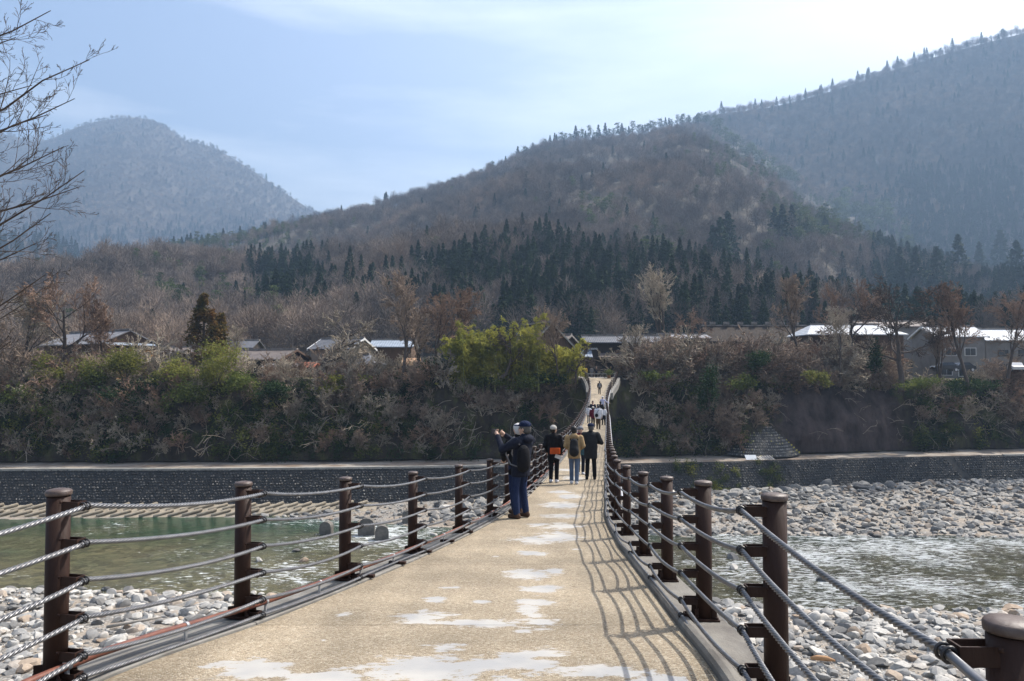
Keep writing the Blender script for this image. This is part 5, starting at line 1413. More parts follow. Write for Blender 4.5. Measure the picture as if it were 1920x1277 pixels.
M['tan_wall'] = mat('tan_plaster', (0.30, 0.25, 0.195), (0.22, 0.18, 0.14), scale=.8, rough=.9)
M['grey_wall'] = mat('grey_wall', (0.22, 0.21, 0.20), (0.16, 0.15, 0.145), scale=.6, rough=.9)
M['dark_wood'] = mat('dark_boards', (0.042, 0.032, 0.026), (0.026, 0.02, 0.017), scale=1.5, rough=.8, stretch=(6, 6, .4))
M['brown_wood'] = mat('brown_boards', (0.12, 0.075, 0.05), (0.075, 0.047, 0.033), scale=1.5, rough=.85, stretch=(5, 5, .4))
M['timber'] = mat('fresh_timber', (0.46, 0.27, 0.11), (0.33, 0.17, 0.07), scale=1.6, rough=.75, rnd=.2)
M['white_trim'] = mat('white_trim', (0.62, 0.62, 0.61), (0.5, 0.5, 0.49), scale=2, rough=.7)
M['glass'] = mat('dark_window', (0.03, 0.034, 0.04), (0.05, 0.055, 0.06), scale=1, rough=.12, spec=.6)

def house(label, px0, px1, ridge_py, eave_py, base_py, D, depth, roof, wall, rz=0.0, hip=0.0, over=.6, windows=(), ridge=True, trim=None, name='house', cat='house', W=None, wall_top=None):
    c = at((px0 + px1) / 2, base_py, D)
    w = W or (px1 - px0) / 1470 * D
    zr = at(px0, ridge_py, D).z - c.z; ze = at(px0, eave_py, D).z - c.z
    e = empty(name, c, rz); tag(e, label, cat, 'houses of the village')
    hw, t = w / 2, .16
    iw = hw - over * (.7 if hip == 0 else 1)
    slope = (zr - ze) / (depth / 2 + over)
    wz = ze + slope * over - .06
    mb = MB()
    mb.hexa([(-iw, 0, -1.2), (iw, 0, -1.2), (iw, depth, -1.2), (-iw, depth, -1.2), (-iw, 0, wz), (iw, 0, wz), (iw, depth, wz), (-iw, depth, wz)])
    if hip == 0:
        for s in (-1, 1):
            x = s * iw
            mb.add([(x, 0, wz - .01), (x, depth, wz - .01), (x, depth / 2, zr - .08), (x - s * .12, 0, wz - .01), (x - s * .12, depth, wz - .01), (x - s * .12, depth / 2, zr - .08)], [(0, 1, 2), (3, 5, 4), (0, 2, 5, 3), (1, 4, 5, 2)])
    mb.build('wall', wall, e)
    mb = MB(); hx = hip
    for s in (-1, 1):
        y0 = -over if s < 0 else depth + over
        p = [(-hw, y0, ze), (hw, y0, ze), (hw - hx, depth / 2, zr), (-hw + hx, depth / 2, zr)]
        q = [(a, b, z - t) for a, b, z in p]
        if s > 0: p, q = [p[1], p[0], p[3], p[2]], [q[1], q[0], q[3], q[2]]
        mb.hexa(q + p)
    if hip:
        for s in (-1, 1):
            p = [(s * hw, -over, ze), (s * hw, depth + over, ze), (s * (hw - hx), depth / 2, zr)]
            q = [(a, b, z - t) for a, b, z in p]
            mb.add(p + q, [(0, 1, 2) if s > 0 else (2, 1, 0), (5, 4, 3) if s > 0 else (3, 4, 5), (0, 3, 4, 1), (1, 4, 5, 2), (2, 5, 3, 0)])
    rf = mb.build('roof', roof, e)
    if ridge:
        mb = MB(); mb.box((0, depth / 2, zr + .10), (2 * (hw - hx) + .1, .5, .26)); mb.build('ridge_cap', M['ridge'], rf)
    if trim is not None:
        for s in (-1, 1):
            mb = MB(); x = s * (hw + .05)
            for s2 in (-1, 1):
                y0 = -over - .05 if s2 < 0 else depth + over + .05
                mb.hexa([(x - .06, min(y0, depth / 2), (ze if s2 < 0 else zr) - .30), (x + .06, min(y0, depth / 2), (ze if s2 < 0 else zr) - .30), (x + .06, max(y0, depth / 2), (zr if s2 < 0 else ze) - .30), (x - .06, max(y0, depth / 2), (zr if s2 < 0 else ze) - .30),
                         (x - .06, min(y0, depth / 2), (ze if s2 < 0 else zr) + .04), (x + .06, min(y0, depth / 2), (ze if s2 < 0 else zr) + .04), (x + .06, max(y0, depth / 2), (zr if s2 < 0 else ze) + .04), (x - .06, max(y0, depth / 2), (zr if s2 < 0 else ze) + .04)])
            mb.build('bargeboard', trim, rf)
    for f in windows:          # (x fraction, z, width, height[, side])
        fx, z, ww, hh = f[:4]
        if len(f) > 4:         # on a gable end
            s = f[4]; xx = s * (iw + .03); yc = depth * fx
            mb = MB(); mb.box((xx, yc, z), (.1, ww + .2, hh + .2)); wd = mb.build('window', M['white_trim'] if trim is not None else M['dark_wood'], e)
            mb = MB(); mb.box((xx + s * .04, yc, z), (.06, ww, hh)); mb.build('pane', M['glass'], wd)
        else:
            xx = -iw + 2 * iw * fx
            mb = MB(); mb.box((xx, -.03, z), (ww + .2, .1, hh + .2)); wd = mb.build('window', M['white_trim'] if trim is not None else M['dark_wood'], e)
            for k in (-1, 1):
                mb = MB(); mb.box((xx + k * ww / 4, -.07, z), (ww / 2 - .06, .06, hh)); mb.build('pane', M['glass'], wd)
    return e, c, w, zr, ze, wz, iw
# left long house with the stacked timber gable
e, c, w, zr, ze, wz, iw = house('long low house with grey tin roof and stacked timber gable wall', 25, 240, 620, 646, 712, 122, 8.5, M['tin_grey'], M['brown_wood'], rz=-.62, W=19, windows=((.3, 2.2, 2.2, 1.0), (.6, 2.2, 2.2, 1.0)))
for k in range(16):
    for q in range(3):
        mb = MB(); mb.box((iw + .28 + .02 * ((k * 7 + q) % 3), 1.2 + q * 2.75, .2 + k * .30), (.34, 2.6 - .2 * ((k + q) % 3), .24)); o = mb.build('stacked_timber', M['timber'], e)
mb = MB(); mb.hexa([(iw, .5, wz - .1), (iw + 1.3, .5, wz - .45), (iw + 1.3, 8, wz - .45), (iw, 8, wz - .1), (iw, .5, wz), (iw + 1.3, .5, wz - .35), (iw + 1.3, 8, wz - .35), (iw, 8, wz)]); mb.build('pent_roof', M['tin_blue'], e)
house('small grey roofed house behind the brown conifer', 300, 425, 650, 662, 712, 132, 7, M['tin_brown'], M['grey_wall'], windows=((.8, 1.6, 1.4, 1.2),))
house('house with purple grey tiled roof right of the conifer', 412, 475, 637, 652, 705, 150, 7, M['tile_roof'], M['dark_wood'])
house('low house with brown tin roof and dark open gable', 415, 535, 655, 674, 712, 127, 8, M['tin_brown'], M['dark_wood'], rz=-.35, W=11, windows=((.3, 1.2, .9, 1.2), (.75, 1.2, 1.4, 1.1), (.3, 1.6, 1.2, .9, 1)), trim=M['brown_wood'])
house('low shed with flat grey roof below the brown tin roof', 492, 560, 681, 688, 712, 121, 4, M['tin_grey'], M['grey_wall'], ridge=False, windows=((.3, .8, 1.0, .8),))
house('small red roofed lean-to beside the low grey shed', 548, 590, 679, 688, 710, 124, 4, M['red_roof'], M['brown_wood'], ridge=False)
house('tan house with grey tiled roof and white bargeboard behind the gnarled tree', 572, 668, 633, 654, 710, 131, 8, M['tile_roof'], M['tan_wall'], rz=-.3, W=8.2, trim=M['white_trim'], windows=((.3, 2.4, 1.2, .9), (.7, 2.4, 1.2, .9), (.5, 3.0, .9, .9, 1)))
house('white walled storehouse with hipped tile roof', 632, 703, 664, 682, 712, 122, 5, M['tile_roof'], M['plaster'], rz=-.25, W=5.4, hip=1.6, windows=((.2, 1.0, .7, .8),), name='storehouse', cat='storehouse')
house('brown house with pale tin roof behind the leaning tree', 690, 775, 636, 650, 705, 140, 8, M['tin_blue'], M['brown_wood'], windows=((.3, 2.0, 1.2, 1.1), (.75, 2.0, 1.2, 1.1)))
house('small shed with rust orange roof', 752, 786, 671, 684, 710, 121, 3, M['rust_roof'], M['dark_wood'], ridge=False, name='shed', cat='shed', windows=((.35, .7, .7, .9),))
# steep thatched house left of the shop
house('steep roofed thatched house with a pale roof edge behind the bamboo', 918, 1008, 606, 662, 705, 128, 9, M['thatch'], M['brown_wood'], rz=-1.15, W=10, trim=M['pale_concrete'], windows=((.5, 3.2, 1.2, 1.0, 1),))
house('brown gabled house between bamboo and the dark shop', 994, 1050, 627, 646, 708, 132, 7, M['tin_brown'], M['brown_wood'], rz=-.5, W=6.6, trim=M['ridge'], windows=((.5, 3.3, 1.3, 1.0, 1), (.3, 1.5, 1.2, 1.2, 1), (.7, 1.4, 1.3, 1.4)))
# the shop at the bridge head
e, c, w, zr, ze, wz, iw = house('dark two storey shop facing the bridge end with white lettering', 1094, 1262, 628, 642, 708, 126, 8, M['tile_roof'], M['dark_wood'], windows=((.30, 3.65, 2.2, 1.1), (.48, 3.65, 2.0, 1.1), (.7, 3.6, 2.0, 1.1), (.16, .9, 2.6, 1.9), (.36, .9, 2.2, 1.9), (.6, .9, 2.0, 1.6)), name='shop', cat='shop')
xl = -w / 2
def px2x(px): return (px - (1094 + 1262) / 2) / 1470 * 126
mb = MB(); a, b = px2x(1084), px2x(1109); mb.hexa([(a - .3, -2.3, 3.15), (b, -2.3, 3.15), (b, 0, 4.3), (a + .8, 0, 4.3), (a - .3, -2.3, 3.27), (b, -2.3, 3.27), (b, 0, 4.42), (a + .8, 0, 4.42)]); mb.build('porch_roof', M['tin_blue'], e)
mb = MB(); a, b = px2x(1121), px2x(1168); mb.hexa([(a, -1.9, 3.2), (b, -1.9, 3.2), (b - .3, 0, 3.85), (a + .5, 0, 3.85), (a, -1.9, 3.32), (b, -1.9, 3.32), (b - .3, 0, 3.97), (a + .5, 0, 3.97)]); mb.build('awning', M['tin_brown'], e)
for px in (1087, 1108, 1135, 1165):
    mb = MB(); mb.box((px2x(px), -1.8, 1.2), (.14, .14, 4.0)); mb.build('porch_post', M['brown_wood'], e)
# sign: a dark board with six small white characters
mb = MB(); a, b = px2x(1098), px2x(1122); mb.box(((a + b) / 2, -.12, 4.62), (b - a, .08, .52)); sg = mb.build('sign_board', M['dark_wood'], e)
for k in range(6):
    mb = MB(); x0 = a + .28 + k * (b - a - .35) / 5.6; y0 = -.185
    for q, (dx, dz_, ww, hh) in enumerate([(0, .1, .24, .05), (0, -.02, .24, .045), (0, -.13, .24, .05), (-.08, 0, .045, .28), (.08, 0, .045, .28)]):
        if (k * 3 + q) % 5 == 4 and q > 0: continue
        mb.box((x0 + dx, y0 - .002 * q, 4.62 + dz_), (ww, .03, hh))
    mb.build('sign_character', M['white_trim'], sg)
house('long grey roofed house joined behind the shop', 1240, 1335, 625, 634, 705, 136, 8, M['tin_grey'], M['dark_wood'], windows=((.4, 2.4, 1.4, 1.0),))
house('long thatched roof with pale knotted ridge above the thicket', 1328, 1530, 609, 640, 705, 142, 9, M['thatch'], M['dark_wood'])
for k in range(7):
    p = at(1336 + k * 26, 606, 146.3); mb = MB(); mb.box((0, 0, 0), (.9, .8, .5)); o = mb.build('ridge_weight', M['ridge'], [q for q in bpy.data.objects if q.get('label') == 'long thatched roof with pale knotted ridge above the thicket'][0])
    par = o.parent; o.location = (p.x - par.location.x, p.y - par.location.y, p.z - par.location.z)
house('house with wide white hipped tin roof', 1512, 1702, 606, 627, 706, 131, 9, M['tin_pale'], M['brown_wood'], hip=2.6, windows=((.12, 4.9, 1.2, .7), (.3, 3.6, 1.5, 1.0), (.5, 3.6, 1.5, 1.0), (.72, 3.6, 1.5, 1.0), (.85, .9, 1.4, 1.5)))
house('tall grey walled barn behind the white roof', 1618, 1757, 600, 612, 704, 148, 9, M['tin_brown'], M['grey_wall'], windows=((.7, 2.2, 1.4, 1.2), (.88, 2.2, 1.0, 1.2)))
house('grey house with shining white tin roof near the dark car', 1752, 1852, 610, 631, 704, 133, 8, M['tin_pale'], M['grey_wall'], trim=M['white_trim'], windows=((.3, 4.0, 1.8, 1.2), (.7, 4.0, 1.8, 1.2), (.2, .9, 1.8, 1.6), (.6, .8, 2.4, 1.8)))
house('long house with pale grey roof at the right edge', 1846, 2010, 615, 638, 704, 137, 8, M['tin_pale'], M['grey_wall'], windows=((.2, 3.9, 1.6, .9), (.45, 3.9, 1.6, .9), (.2, 1.2, 1.6, 1.4), (.45, 1.2, 2.2, 1.5)))
# cars
def car(px, py, D, paint, label, rz=0.0):
    p = at(px, py, D); e = empty('parked_car', p, rz); tag(e, label, 'car')
    prof = [(-1.95, .35), (-1.95, .78), (-1.75, .88), (-1.05, .95), (-.55, 1.42), (.85, 1.45), (1.5, .98), (1.9, .88), (1.97, .55), (1.95, .35)]
    mb = MB(); k = len(prof)
    for y, s in ((-.80, 1), (-.72, 1), (.72, 1), (.80, 1)):
        yy = y; mb.v += [(a * (.985 if abs(y) > .75 else 1), yy * (.86 if z > 1.2 else 1), z) for a, z in prof]
    for r in range(3):
        for q in range(k): mb.f.append((r * k + q, r * k + (q + 1) % k, (r + 1) * k + (q + 1) % k, (r + 1) * k + q)); mb.sm.append(False); mb.mi.append(0)
    mb.f.append(tuple(reversed(range(k)))); mb.sm.append(False); mb.mi.append(0); mb.f.append(tuple(range(3 * k, 4 * k))); mb.sm.append(False); mb.mi.append(0)
    mb.build('body', paint, e)
    for s in (-1, 1):
        for a, b in ((-.85, -.05), (.03, 1.05)):
            mb = MB(); y = s * .815; t = s * .71
            mb.hexa([(a, y - .01, 1.0), (b, y - .01, 1.0), (b, y + .01, 1.0), (a, y + .01, 1.0), (a + (.3 if a < -.5 else 0), t - .01, 1.38), (b - (.25 if b > 1 else 0), t - .01, 1.38), (b - (.25 if b > 1 else 0), t + .01, 1.38), (a + (.3 if a < -.5 else 0), t + .01, 1.38)]); mb.build('window', M['glass'], e)
        for x in (-1.2, 1.25):
            mb = MB(); mb.tube([(x, s * .66, .31), (x, s * .84, .31)], .31, 14); wh = mb.build('wheel', M['clamp'], e)
            mb = MB(); mb.tube([(x, s * .82, .31), (x, s * .855, .31)], .19, 12); mb.build('rim', M['band'], wh)
        mb = MB(); mb.box((-1.93, s * .58, .72), (.08, .3, .14)); mb.build('headlight', M['white_trim'], e)
M['dark_paint'] = mat('dark_car_paint', (0.02, 0.022, 0.028), (0.016, 0.018, 0.022), scale=1, rough=.25, spec=.6)
M['white_paint'] = mat('white_car_paint', (0.62, 0.63, 0.65), (0.58, 0.59, 0.6), scale=1, rough=.25, spec=.6)
car(1772, 697, 120, M['dark_paint'], 'dark parked car below the shining white roof'); car(1803, 697, 122, M['dark_paint'], 'second dark parked car, right of the first one', .1)
car(1905, 697, 122, M['white_paint'], 'white parked car at the right edge of the terrace', 1.2)

# paved landing, guard rail and planter at the bridge head
M['paving'] = mat('plaza_paving', (0.33, 0.31, 0.28), (0.25, 0.235, 0.21), scale=.8, rough=.9)
xs_ = np.linspace(10.2, 15.6, 12); ys_ = np.linspace(112.5, 125.6, 8)
o = grid('paved_square', xs_, ys_, lambda x, y: EYE - 1.38 + 0 * x, M['paving']); tag(o, 'grey paved landing between bridge end and shop', kind='structure')
PZ = EYE - 1.38
gr = empty('guard_rail', (0, 0, PZ)); tag(gr, 'low pale guard rail across the bridge head', 'railing')
for px in np.linspace(1102, 1154, 6):
    q = at(px, 703, 116); mb = MB(); mb.box((q.x, 116, .32), (.09, .09, .66)); mb.build('post', M['brown_wood'], gr)
a, b = at(1102, 703, 116).x, at(1154, 703, 116).x
mb = MB(); mb.box(((a + b) / 2, 115.93, .56), (b - a, .06, .13)); mb.build('rail', M['pale_concrete'], gr)
q = at(1141, 706, 112.2); pl = empty('planter', (q.x, 111.6, float(dz(111.6)))); tag(pl, 'potted green plant at the right side of the bridge end', 'plant')
mb = MB(); mb.lathe([(.22, 0), (.3, .45), (.32, .45)], 12); mb.build('pot', M['rust_roof'], pl)
r2 = np.random.default_rng(3); V, Fc = leaves(r2.normal(size=(260, 3)) * np.array([.28, .28, .25]) + np.array([0, 0, .8]), .1, r2, .5); link('foliage', np_mesh('foliage', V, Fc, False), M['green'], pl)
q = at(1040, 690, 114); st = empty('stone_lantern', at(1038, 702, 113.5)); tag(st, 'small white post beside the lower bamboo', 'marker')
mb = MB(); mb.lathe([(.16, -.2), (.14, .6), (.24, .65), (.2, 1.0), (.05, 1.15)], 8); mb.build('post', M['white_trim'], st)
# ------------------------------------------------------------------ people
def surface_nets(fn, lo, hi, h):
    lo = np.array(lo, float); hi = np.array(hi, float)
    n = np.ceil((hi - lo) / h).astype(int) + 1
    ax = [lo[k] + h * np.arange(n[k]) for k in range(3)]
    X, Y, Z = np.meshgrid(*[q.astype(np.float32) for q in ax], indexing='ij', sparse=True)
    D = np.asarray(fn(X, Y, Z), dtype=np.float32)
    s = D < 0
    cnt = sum(s[i:n[0] - 1 + i, j:n[1] - 1 + j, k:n[2] - 1 + k].astype(np.int8) for i in (0, 1) for j in (0, 1) for k in (0, 1))
    cell = (cnt > 0) & (cnt < 8)
    idx = -np.ones(cell.shape, int); ci = np.argwhere(cell); idx[cell] = np.arange(len(ci))
    acc = np.zeros((len(ci), 3)); num = np.zeros(len(ci))
    cor = [(i, j, k) for i in (0, 1) for j in (0, 1) for k in (0, 1)]
    for a in cor:
        for ax_ in range(3):
            if a[ax_]: continue
            b = list(a); b[ax_] = 1
            da = D[ci[:, 0] + a[0], ci[:, 1] + a[1], ci[:, 2] + a[2]]; db = D[ci[:, 0] + b[0], ci[:, 1] + b[1], ci[:, 2] + b[2]]
            m_ = (da < 0) != (db < 0)
            t = np.where(m_, da / np.where(m_, da - db, 1), 0)
            p = np.array(a, float)[None] + np.zeros((len(ci), 3)); p[:, ax_] += t
            acc += np.where(m_[:, None], p, 0); num += m_
    V = lo + h * (ci + acc / num[:, None])
    FF = []
    for ax_ in range(3):
        o1, o2 = [(1, 2), (2, 0), (0, 1)][ax_]
        sl0 = [slice(None)] * 3; sl1 = [slice(None)] * 3
        sl0[ax_] = slice(0, -1); sl1[ax_] = slice(1, None)
        for o in (o1, o2): sl0[o] = slice(1, -1); sl1[o] = slice(1, -1)
        a, b = s[tuple(sl0)], s[tuple(sl1)]
        e = np.argwhere(a != b)
        if len(e) == 0: continue
        flip = a[tuple(e.T)]
        c = e.copy(); c[:, o1] += 1; c[:, o2] += 1           # grid point of the edge start
        q = []
        for d1, d2 in ((-1, -1), (0, -1), (0, 0), (-1, 0)):
            g = c.copy(); g[:, o1] += d1; g[:, o2] += d2; q.append(idx[g[:, 0], g[:, 1], g[:, 2]])
        q = np.stack(q, -1)
        q = np.where(flip[:, None], q, q[:, ::-1]); FF.append(q)
    return V, np.concatenate(FF)
def cone(a, b, r0, r1, sq=(1, 1)):
    return ('c', np.array(a, float), np.array(b, float), r0, r1, sq)
def ell(c, r): return ('e', np.array(c, float), np.array(r, float))
def sdf(prims, k, cuts=()):
    def fn(X, Y, Z):
        out = None
        for p in prims:
            if p[0] == 'c':
                _, a, b, r0, r1, sq = p
                ab = (b - a) / np.array([sq[0], sq[1], 1]); L2 = float(ab @ ab) + 1e-12
                px, py, pz = (X - a[0]) / sq[0], (Y - a[1]) / sq[1], Z - a[2]
                t = np.clip((px * ab[0] + py * ab[1] + pz * ab[2]) / L2, 0, 1)
                d = (np.sqrt((px - t * ab[0]) ** 2 + (py - t * ab[1]) ** 2 + (pz - t * ab[2]) ** 2) - (r0 + (r1 - r0) * t)) * min(sq[0], sq[1], 1)
            else:
                _, c, r = p
                q = np.sqrt(((X - c[0]) / r[0]) ** 2 + ((Y - c[1]) / r[1]) ** 2 + ((Z - c[2]) / r[2]) ** 2)
                d = (q - 1) * min(r)
            if out is None: out = d
            else:
                hh = np.clip(.5 + .5 * (out - d) / k, 0, 1); out = out * (1 - hh) + d * hh - k * hh * (1 - hh)
        for n_, off in cuts:      # keep the side where n.p < off
            out = np.maximum(out, n_[0] * X + n_[1] * Y + n_[2] * Z - off)
        return out
    return fn
def blob(name, prims, h, m, parent, k=.02, cuts=()):
    lo = np.full(3, 1e9); hi = -lo
    for p in prims:
        if p[0] == 'c':
            r = max(p[3], p[4]) * np.array([p[5][0], p[5][1], 1]).clip(1) 
            for q in (p[1], p[2]): lo = np.minimum(lo, q - r); hi = np.maximum(hi, q + r)
        else: lo = np.minimum(lo, p[1] - p[2]); hi = np.maximum(hi, p[1] + p[2])
    pad = 2.5 * h + k * .5
    V, Fc = surface_nets(sdf(prims, k, cuts), lo - pad, hi + pad, h)
    return link(name, np_mesh(name, V, Fc, True), m, parent)
def cloth(nm, c, c2=None, rough=.85): return mat(nm, c, c2 or tuple(v * .75 for v in c), scale=7, rough=rough, bump=.7, bscale=11, spec=.12, bdist=.035)
M['skin'] = mat('skin', (0.50, 0.32, 0.23), (0.44, 0.27, 0.19), scale=6, rough=.55, spec=.35)
for nm, c in dict(navy=(.018, .021, .034), black=(.012, .012, .014), charcoal=(.026, .027, .028), tan=(.33, .23, .12), jeans=(.022, .034, .080), pale_jeans=(.10, .14, .21), white=(.62, .62, .64), lilac=(.45, .46, .60), burgundy=(.10, .012, .025), brown=(.10, .07, .04), grey=(.19, .19, .20), yellow=(.46, .30, .05), cap_navy=(.012, .02, .05), orange=(.55, .10, .025), shoe=(.085, .05, .035), dark_red=(.16, .02, .02), beige=(.5, .45, .38), teal=(.04, .09, .11), knit=(.42, .40, .37)).items(): M['c_' + nm] = cloth('cloth_' + nm, c)
M['hair_black'] = mat('black_hair', (.012, .010, .009), (.02, .017, .015), scale=20, rough=.5, stretch=(1, 1, .2)); M['hair_white'] = mat('white_hair', (.55, .54, .52), (.4, .39, .37), scale=20, rough=.6, stretch=(1, 1, .2)); M['hair_grey'] = mat('grey_hair', (.10, .095, .09), (.06, .057, .053), scale=20, rough=.6)
M['eye'] = mat('eye', (.02, .015, .012), rough=.2)
def hand_prims(w, d, up, s=1.0, curl=.5, thumb=1):
    """palm and five bent fingers; w wrist, d along the hand, up = back of the hand"""
    w, d, up = np.array(w, float), norm(np.array(d, float)), norm(np.array(up, float)); side = np.cross(d, up); P_ = []
    pc = w + d * .045 * s
    P_.append(cone(w, w + d * .08 * s, .024 * s, .034 * s, (1, 1)))
    P_.append(cone(pc - side * .018 * s, w + d * .085 * s - side * .026 * s, .018 * s, .014 * s)); P_.append(cone(pc + side * .018 * s, w + d * .085 * s + side * .026 * s, .018 * s, .014 * s))
    for q, (o, ln) in enumerate(((-.030, .062), (-.010, .076), (.010, .080), (.030, .070))):
        b = w + d * .088 * s + side * o * s
        d2 = norm(d * math.cos(curl) - up * math.sin(curl)); d3 = norm(d * math.cos(curl * 2.2) - up * math.sin(curl * 2.2))
        m_ = b + d2 * ln * .5 * s; P_ += [cone(b, m_, .0088 * s, .0082 * s), cone(m_, m_ + d3 * ln * .5 * s, .0082 * s, .007 * s)]
    b = w + d * .03 * s - side * thumb * .03 * s; m_ = b + norm(d * .6 - side * thumb * .7 - up * .2) * .04 * s
    P_ += [cone(b, m_, .012 * s, .010 * s), cone(m_, m_ + norm(d - up * .3 - side * thumb * .1) * .03 * s, .010 * s, .008 * s)]
    return P_
def person(label, loc, face, H, res=.016, jacket='c_navy', legs='c_jeans', shoes='c_shoe', hair='hair_black', hat=None, hat_kind='cap', arms=None, stride=0.0, hem=.50, bulk=1.0, long_hair=False, hood=False, bag=None, skirt=None, look=0.0, sep=.09, group='visitors crossing the bridge', lean=0.0):
    """local frame: faces +Y, x to the right; face = heading clockwise from +Y"""
    e = empty('person', loc, -face); tag(e, label, 'person', group); s = H / 1.72
    e.scale = (s, s, s)
    hipz, shz, nz_ = .90, 1.40, 1.47
    ly = lean
    def v(x, y, z): return np.array([x, y + ly * max(0, (z - .9)) , z], float)
    hp = [v(-.085, 0, hipz), v(.085, 0, hipz)]
    ft = [v(-sep, stride * .5, .085), v(sep, -stride * .5, .085)]
    kn = [(hp[k] + ft[k]) / 2 + np.array([0, .035 + abs(stride) * .06, .02]) for k in (0, 1)]
    sh = [v(-.185 * bulk ** .5, 0, shz - .02), v(.185 * bulk ** .5, 0, shz - .02)]
    if arms is None: arms = [((-.26, -.02, 1.12), (-.25, .08, .88)), ((.26, -.02, 1.12), (.25, .08, .88))]
    el = [v(*arms[k][0]) for k in (0, 1)]; wr = [v(*arms[k][1]) for k in (0, 1)]
    hd = v(0, .02, 1.60)
    ca, sa = math.cos(-look), math.sin(-look)
    def hv(x, y, z): return hd + np.array([x * ca - y * sa, x * sa + y * ca, z])
    B = [cone(v(0, 0, .95), v(0, 0, 1.18), .125, .12, (1.15, .8)), cone(v(0, 0, 1.18), v(0, 0, 1.36), .125, .13, (1.2, .8)), cone(v(0, -.01, 1.38), v(0, .0, 1.52), .06, .052),
         cone(hv(0, -.01, .02), hv(0, .005, .035), .088, .086, (.88, 1.05)), cone(hv(0, .03, -.03), hv(0, .05, -.085), .062, .035), cone(hv(0, .092, .01), hv(0, .108, -.02), .010, .014), ell(hv(-.08, 0, -.005), (.013, .022, .032)), ell(hv(.08, 0, -.005), (.013, .022, .032)), cone(hv(-.022, .083, -.052), hv(.022, .083, -.052), .008, .008)]
    for k in (0, 1):
        B += [cone(hp[k], kn[k], .075, .05), cone(kn[k], ft[k], .05, .035), cone(ft[k] + np.array([0, -.03, -.045]), ft[k] + np.array([0, .12, -.055]), .03, .025), cone(sh[k], el[k], .045, .036), cone(el[k], wr[k], .034, .024)]
        dr = wr[k] - el[k]; B += hand_prims(wr[k], dr, (0, 1, 0) if abs(norm(dr)[1]) < .7 else (0, 0, 1), 1.0, .45, 1 if k == 0 else -1)
    fine = res <= .013
    blob('body', B, res * (.62 if fine else 1), M['skin'], e, .012)
    if fine or look != 0 or abs(face) > 2:
        for sx in (-1, 1):
            mb = MB(); c0 = hv(sx * .032, .083, .018); mb.lathe([(.002, -.011), (.010, -.006), (.012, 0), (.010, .006), (.002, .011)], 8, c0); mb.build('eye', M['eye'], e)
    # trousers
    T = [cone(v(0, 0, .88), v(0, 0, 1.0), .135, .13, (1.12, .85))]
    for k in (0, 1): T += [cone(hp[k], kn[k], .092, .068), cone(kn[k], ft[k] + np.array([0, -.015, .03]), .068, .060)]
    blob('trousers', T, res, M[legs], e, .014, cuts=(((0, 0, -1), -.075),))
    if skirt:
        blob('skirt', [cone(v(0, 0, .98), v(0, 0, .55), .14, .20, (1.1, .9))], res, M[skirt], e, .02, cuts=(((0, 0, -1), -.52),))
    for k in (0, 1):
        f = ft[k]; blob('shoe', [cone(f + np.array([0, -.05, -.035]), f + np.array([0, .14, -.048]), .050, .042), cone(f + np.array([0, -.03, 0]), f + np.array([0, -.03, .02]), .045, .045)], min(res, .014), M[shoes], e, .02, cuts=(((0, 0, -1), 0.0),))
    # jacket
    J = [cone(v(0, 0, hem), v(0, 0, 1.0), .155 * bulk, .150 * bulk, (1.12, .86)), cone(v(0, 0, 1.0), v(0, 0, 1.2), .150 * bulk, .155 * bulk, (1.12, .84)), cone(v(-.07, 0, 1.33), v(.07, 0, 1.33), .125 * bulk, .125 * bulk, (1, .86)), cone(v(0, -.01, 1.40), v(0, -.005, 1.475), .085, .072)]
    for k in (0, 1): J += [cone(sh[k], el[k], .080 * bulk, .064), cone(el[k], wr[k] - norm(wr[k] - el[k]) * .005, .062, .048)]
    if hood: J += [ell(v(0, -.10, 1.43), (.13, .07, .08))]
    blob('jacket', J, res, M[jacket], e, .03, cuts=(((0, 0, -1), -(hem - .05)),))
    # hair and headwear
    Hh = [ell(hv(0, -.018, .042), (.094, .108, .090))]
    if long_hair: Hh += [cone(hv(0, -.055, 0), hv(0, -.065, -.12), .080, .065)]
    else: Hh += [ell(hv(0, -.05, -.01), (.088, .075, .085))]
    fwd = (-math.sin(-look) * -1 if False else math.sin(look), math.cos(look), 0)
    blob('hair', Hh, min(res, .015), M[hair], e, .02, cuts=(((fwd[0] * .85, fwd[1] * .85, -.53), float(np.dot(hd, (fwd[0] * .85, fwd[1] * .85, -.53))) + .040),))
    if hat:
        if hat_kind == 'cap':
            blob('cap', [ell(hv(0, -.015, .075), (.104, .118, .078)), ell(hv(0, .125, .062), (.075, .085, .012))], min(res, .012), M[hat], e, .012, cuts=(((0, 0, -1), -(hd[2] + .045)),))
        else:
            blob('hat', [ell(hv(0, -.02, .058), (.104, .118, .088)), cone(hv(0, -.02, .03), hv(0, -.02, .04), .099, .101, (1, 1.08))], min(res, .014), M[hat], e, .012, cuts=(((0, 0, -1), -(hd[2] + .01)),))
    return e, v
def on(px, D, dx=0.0): return ((px - 960) / 1470 * D + dx, D, float(dz(D)))
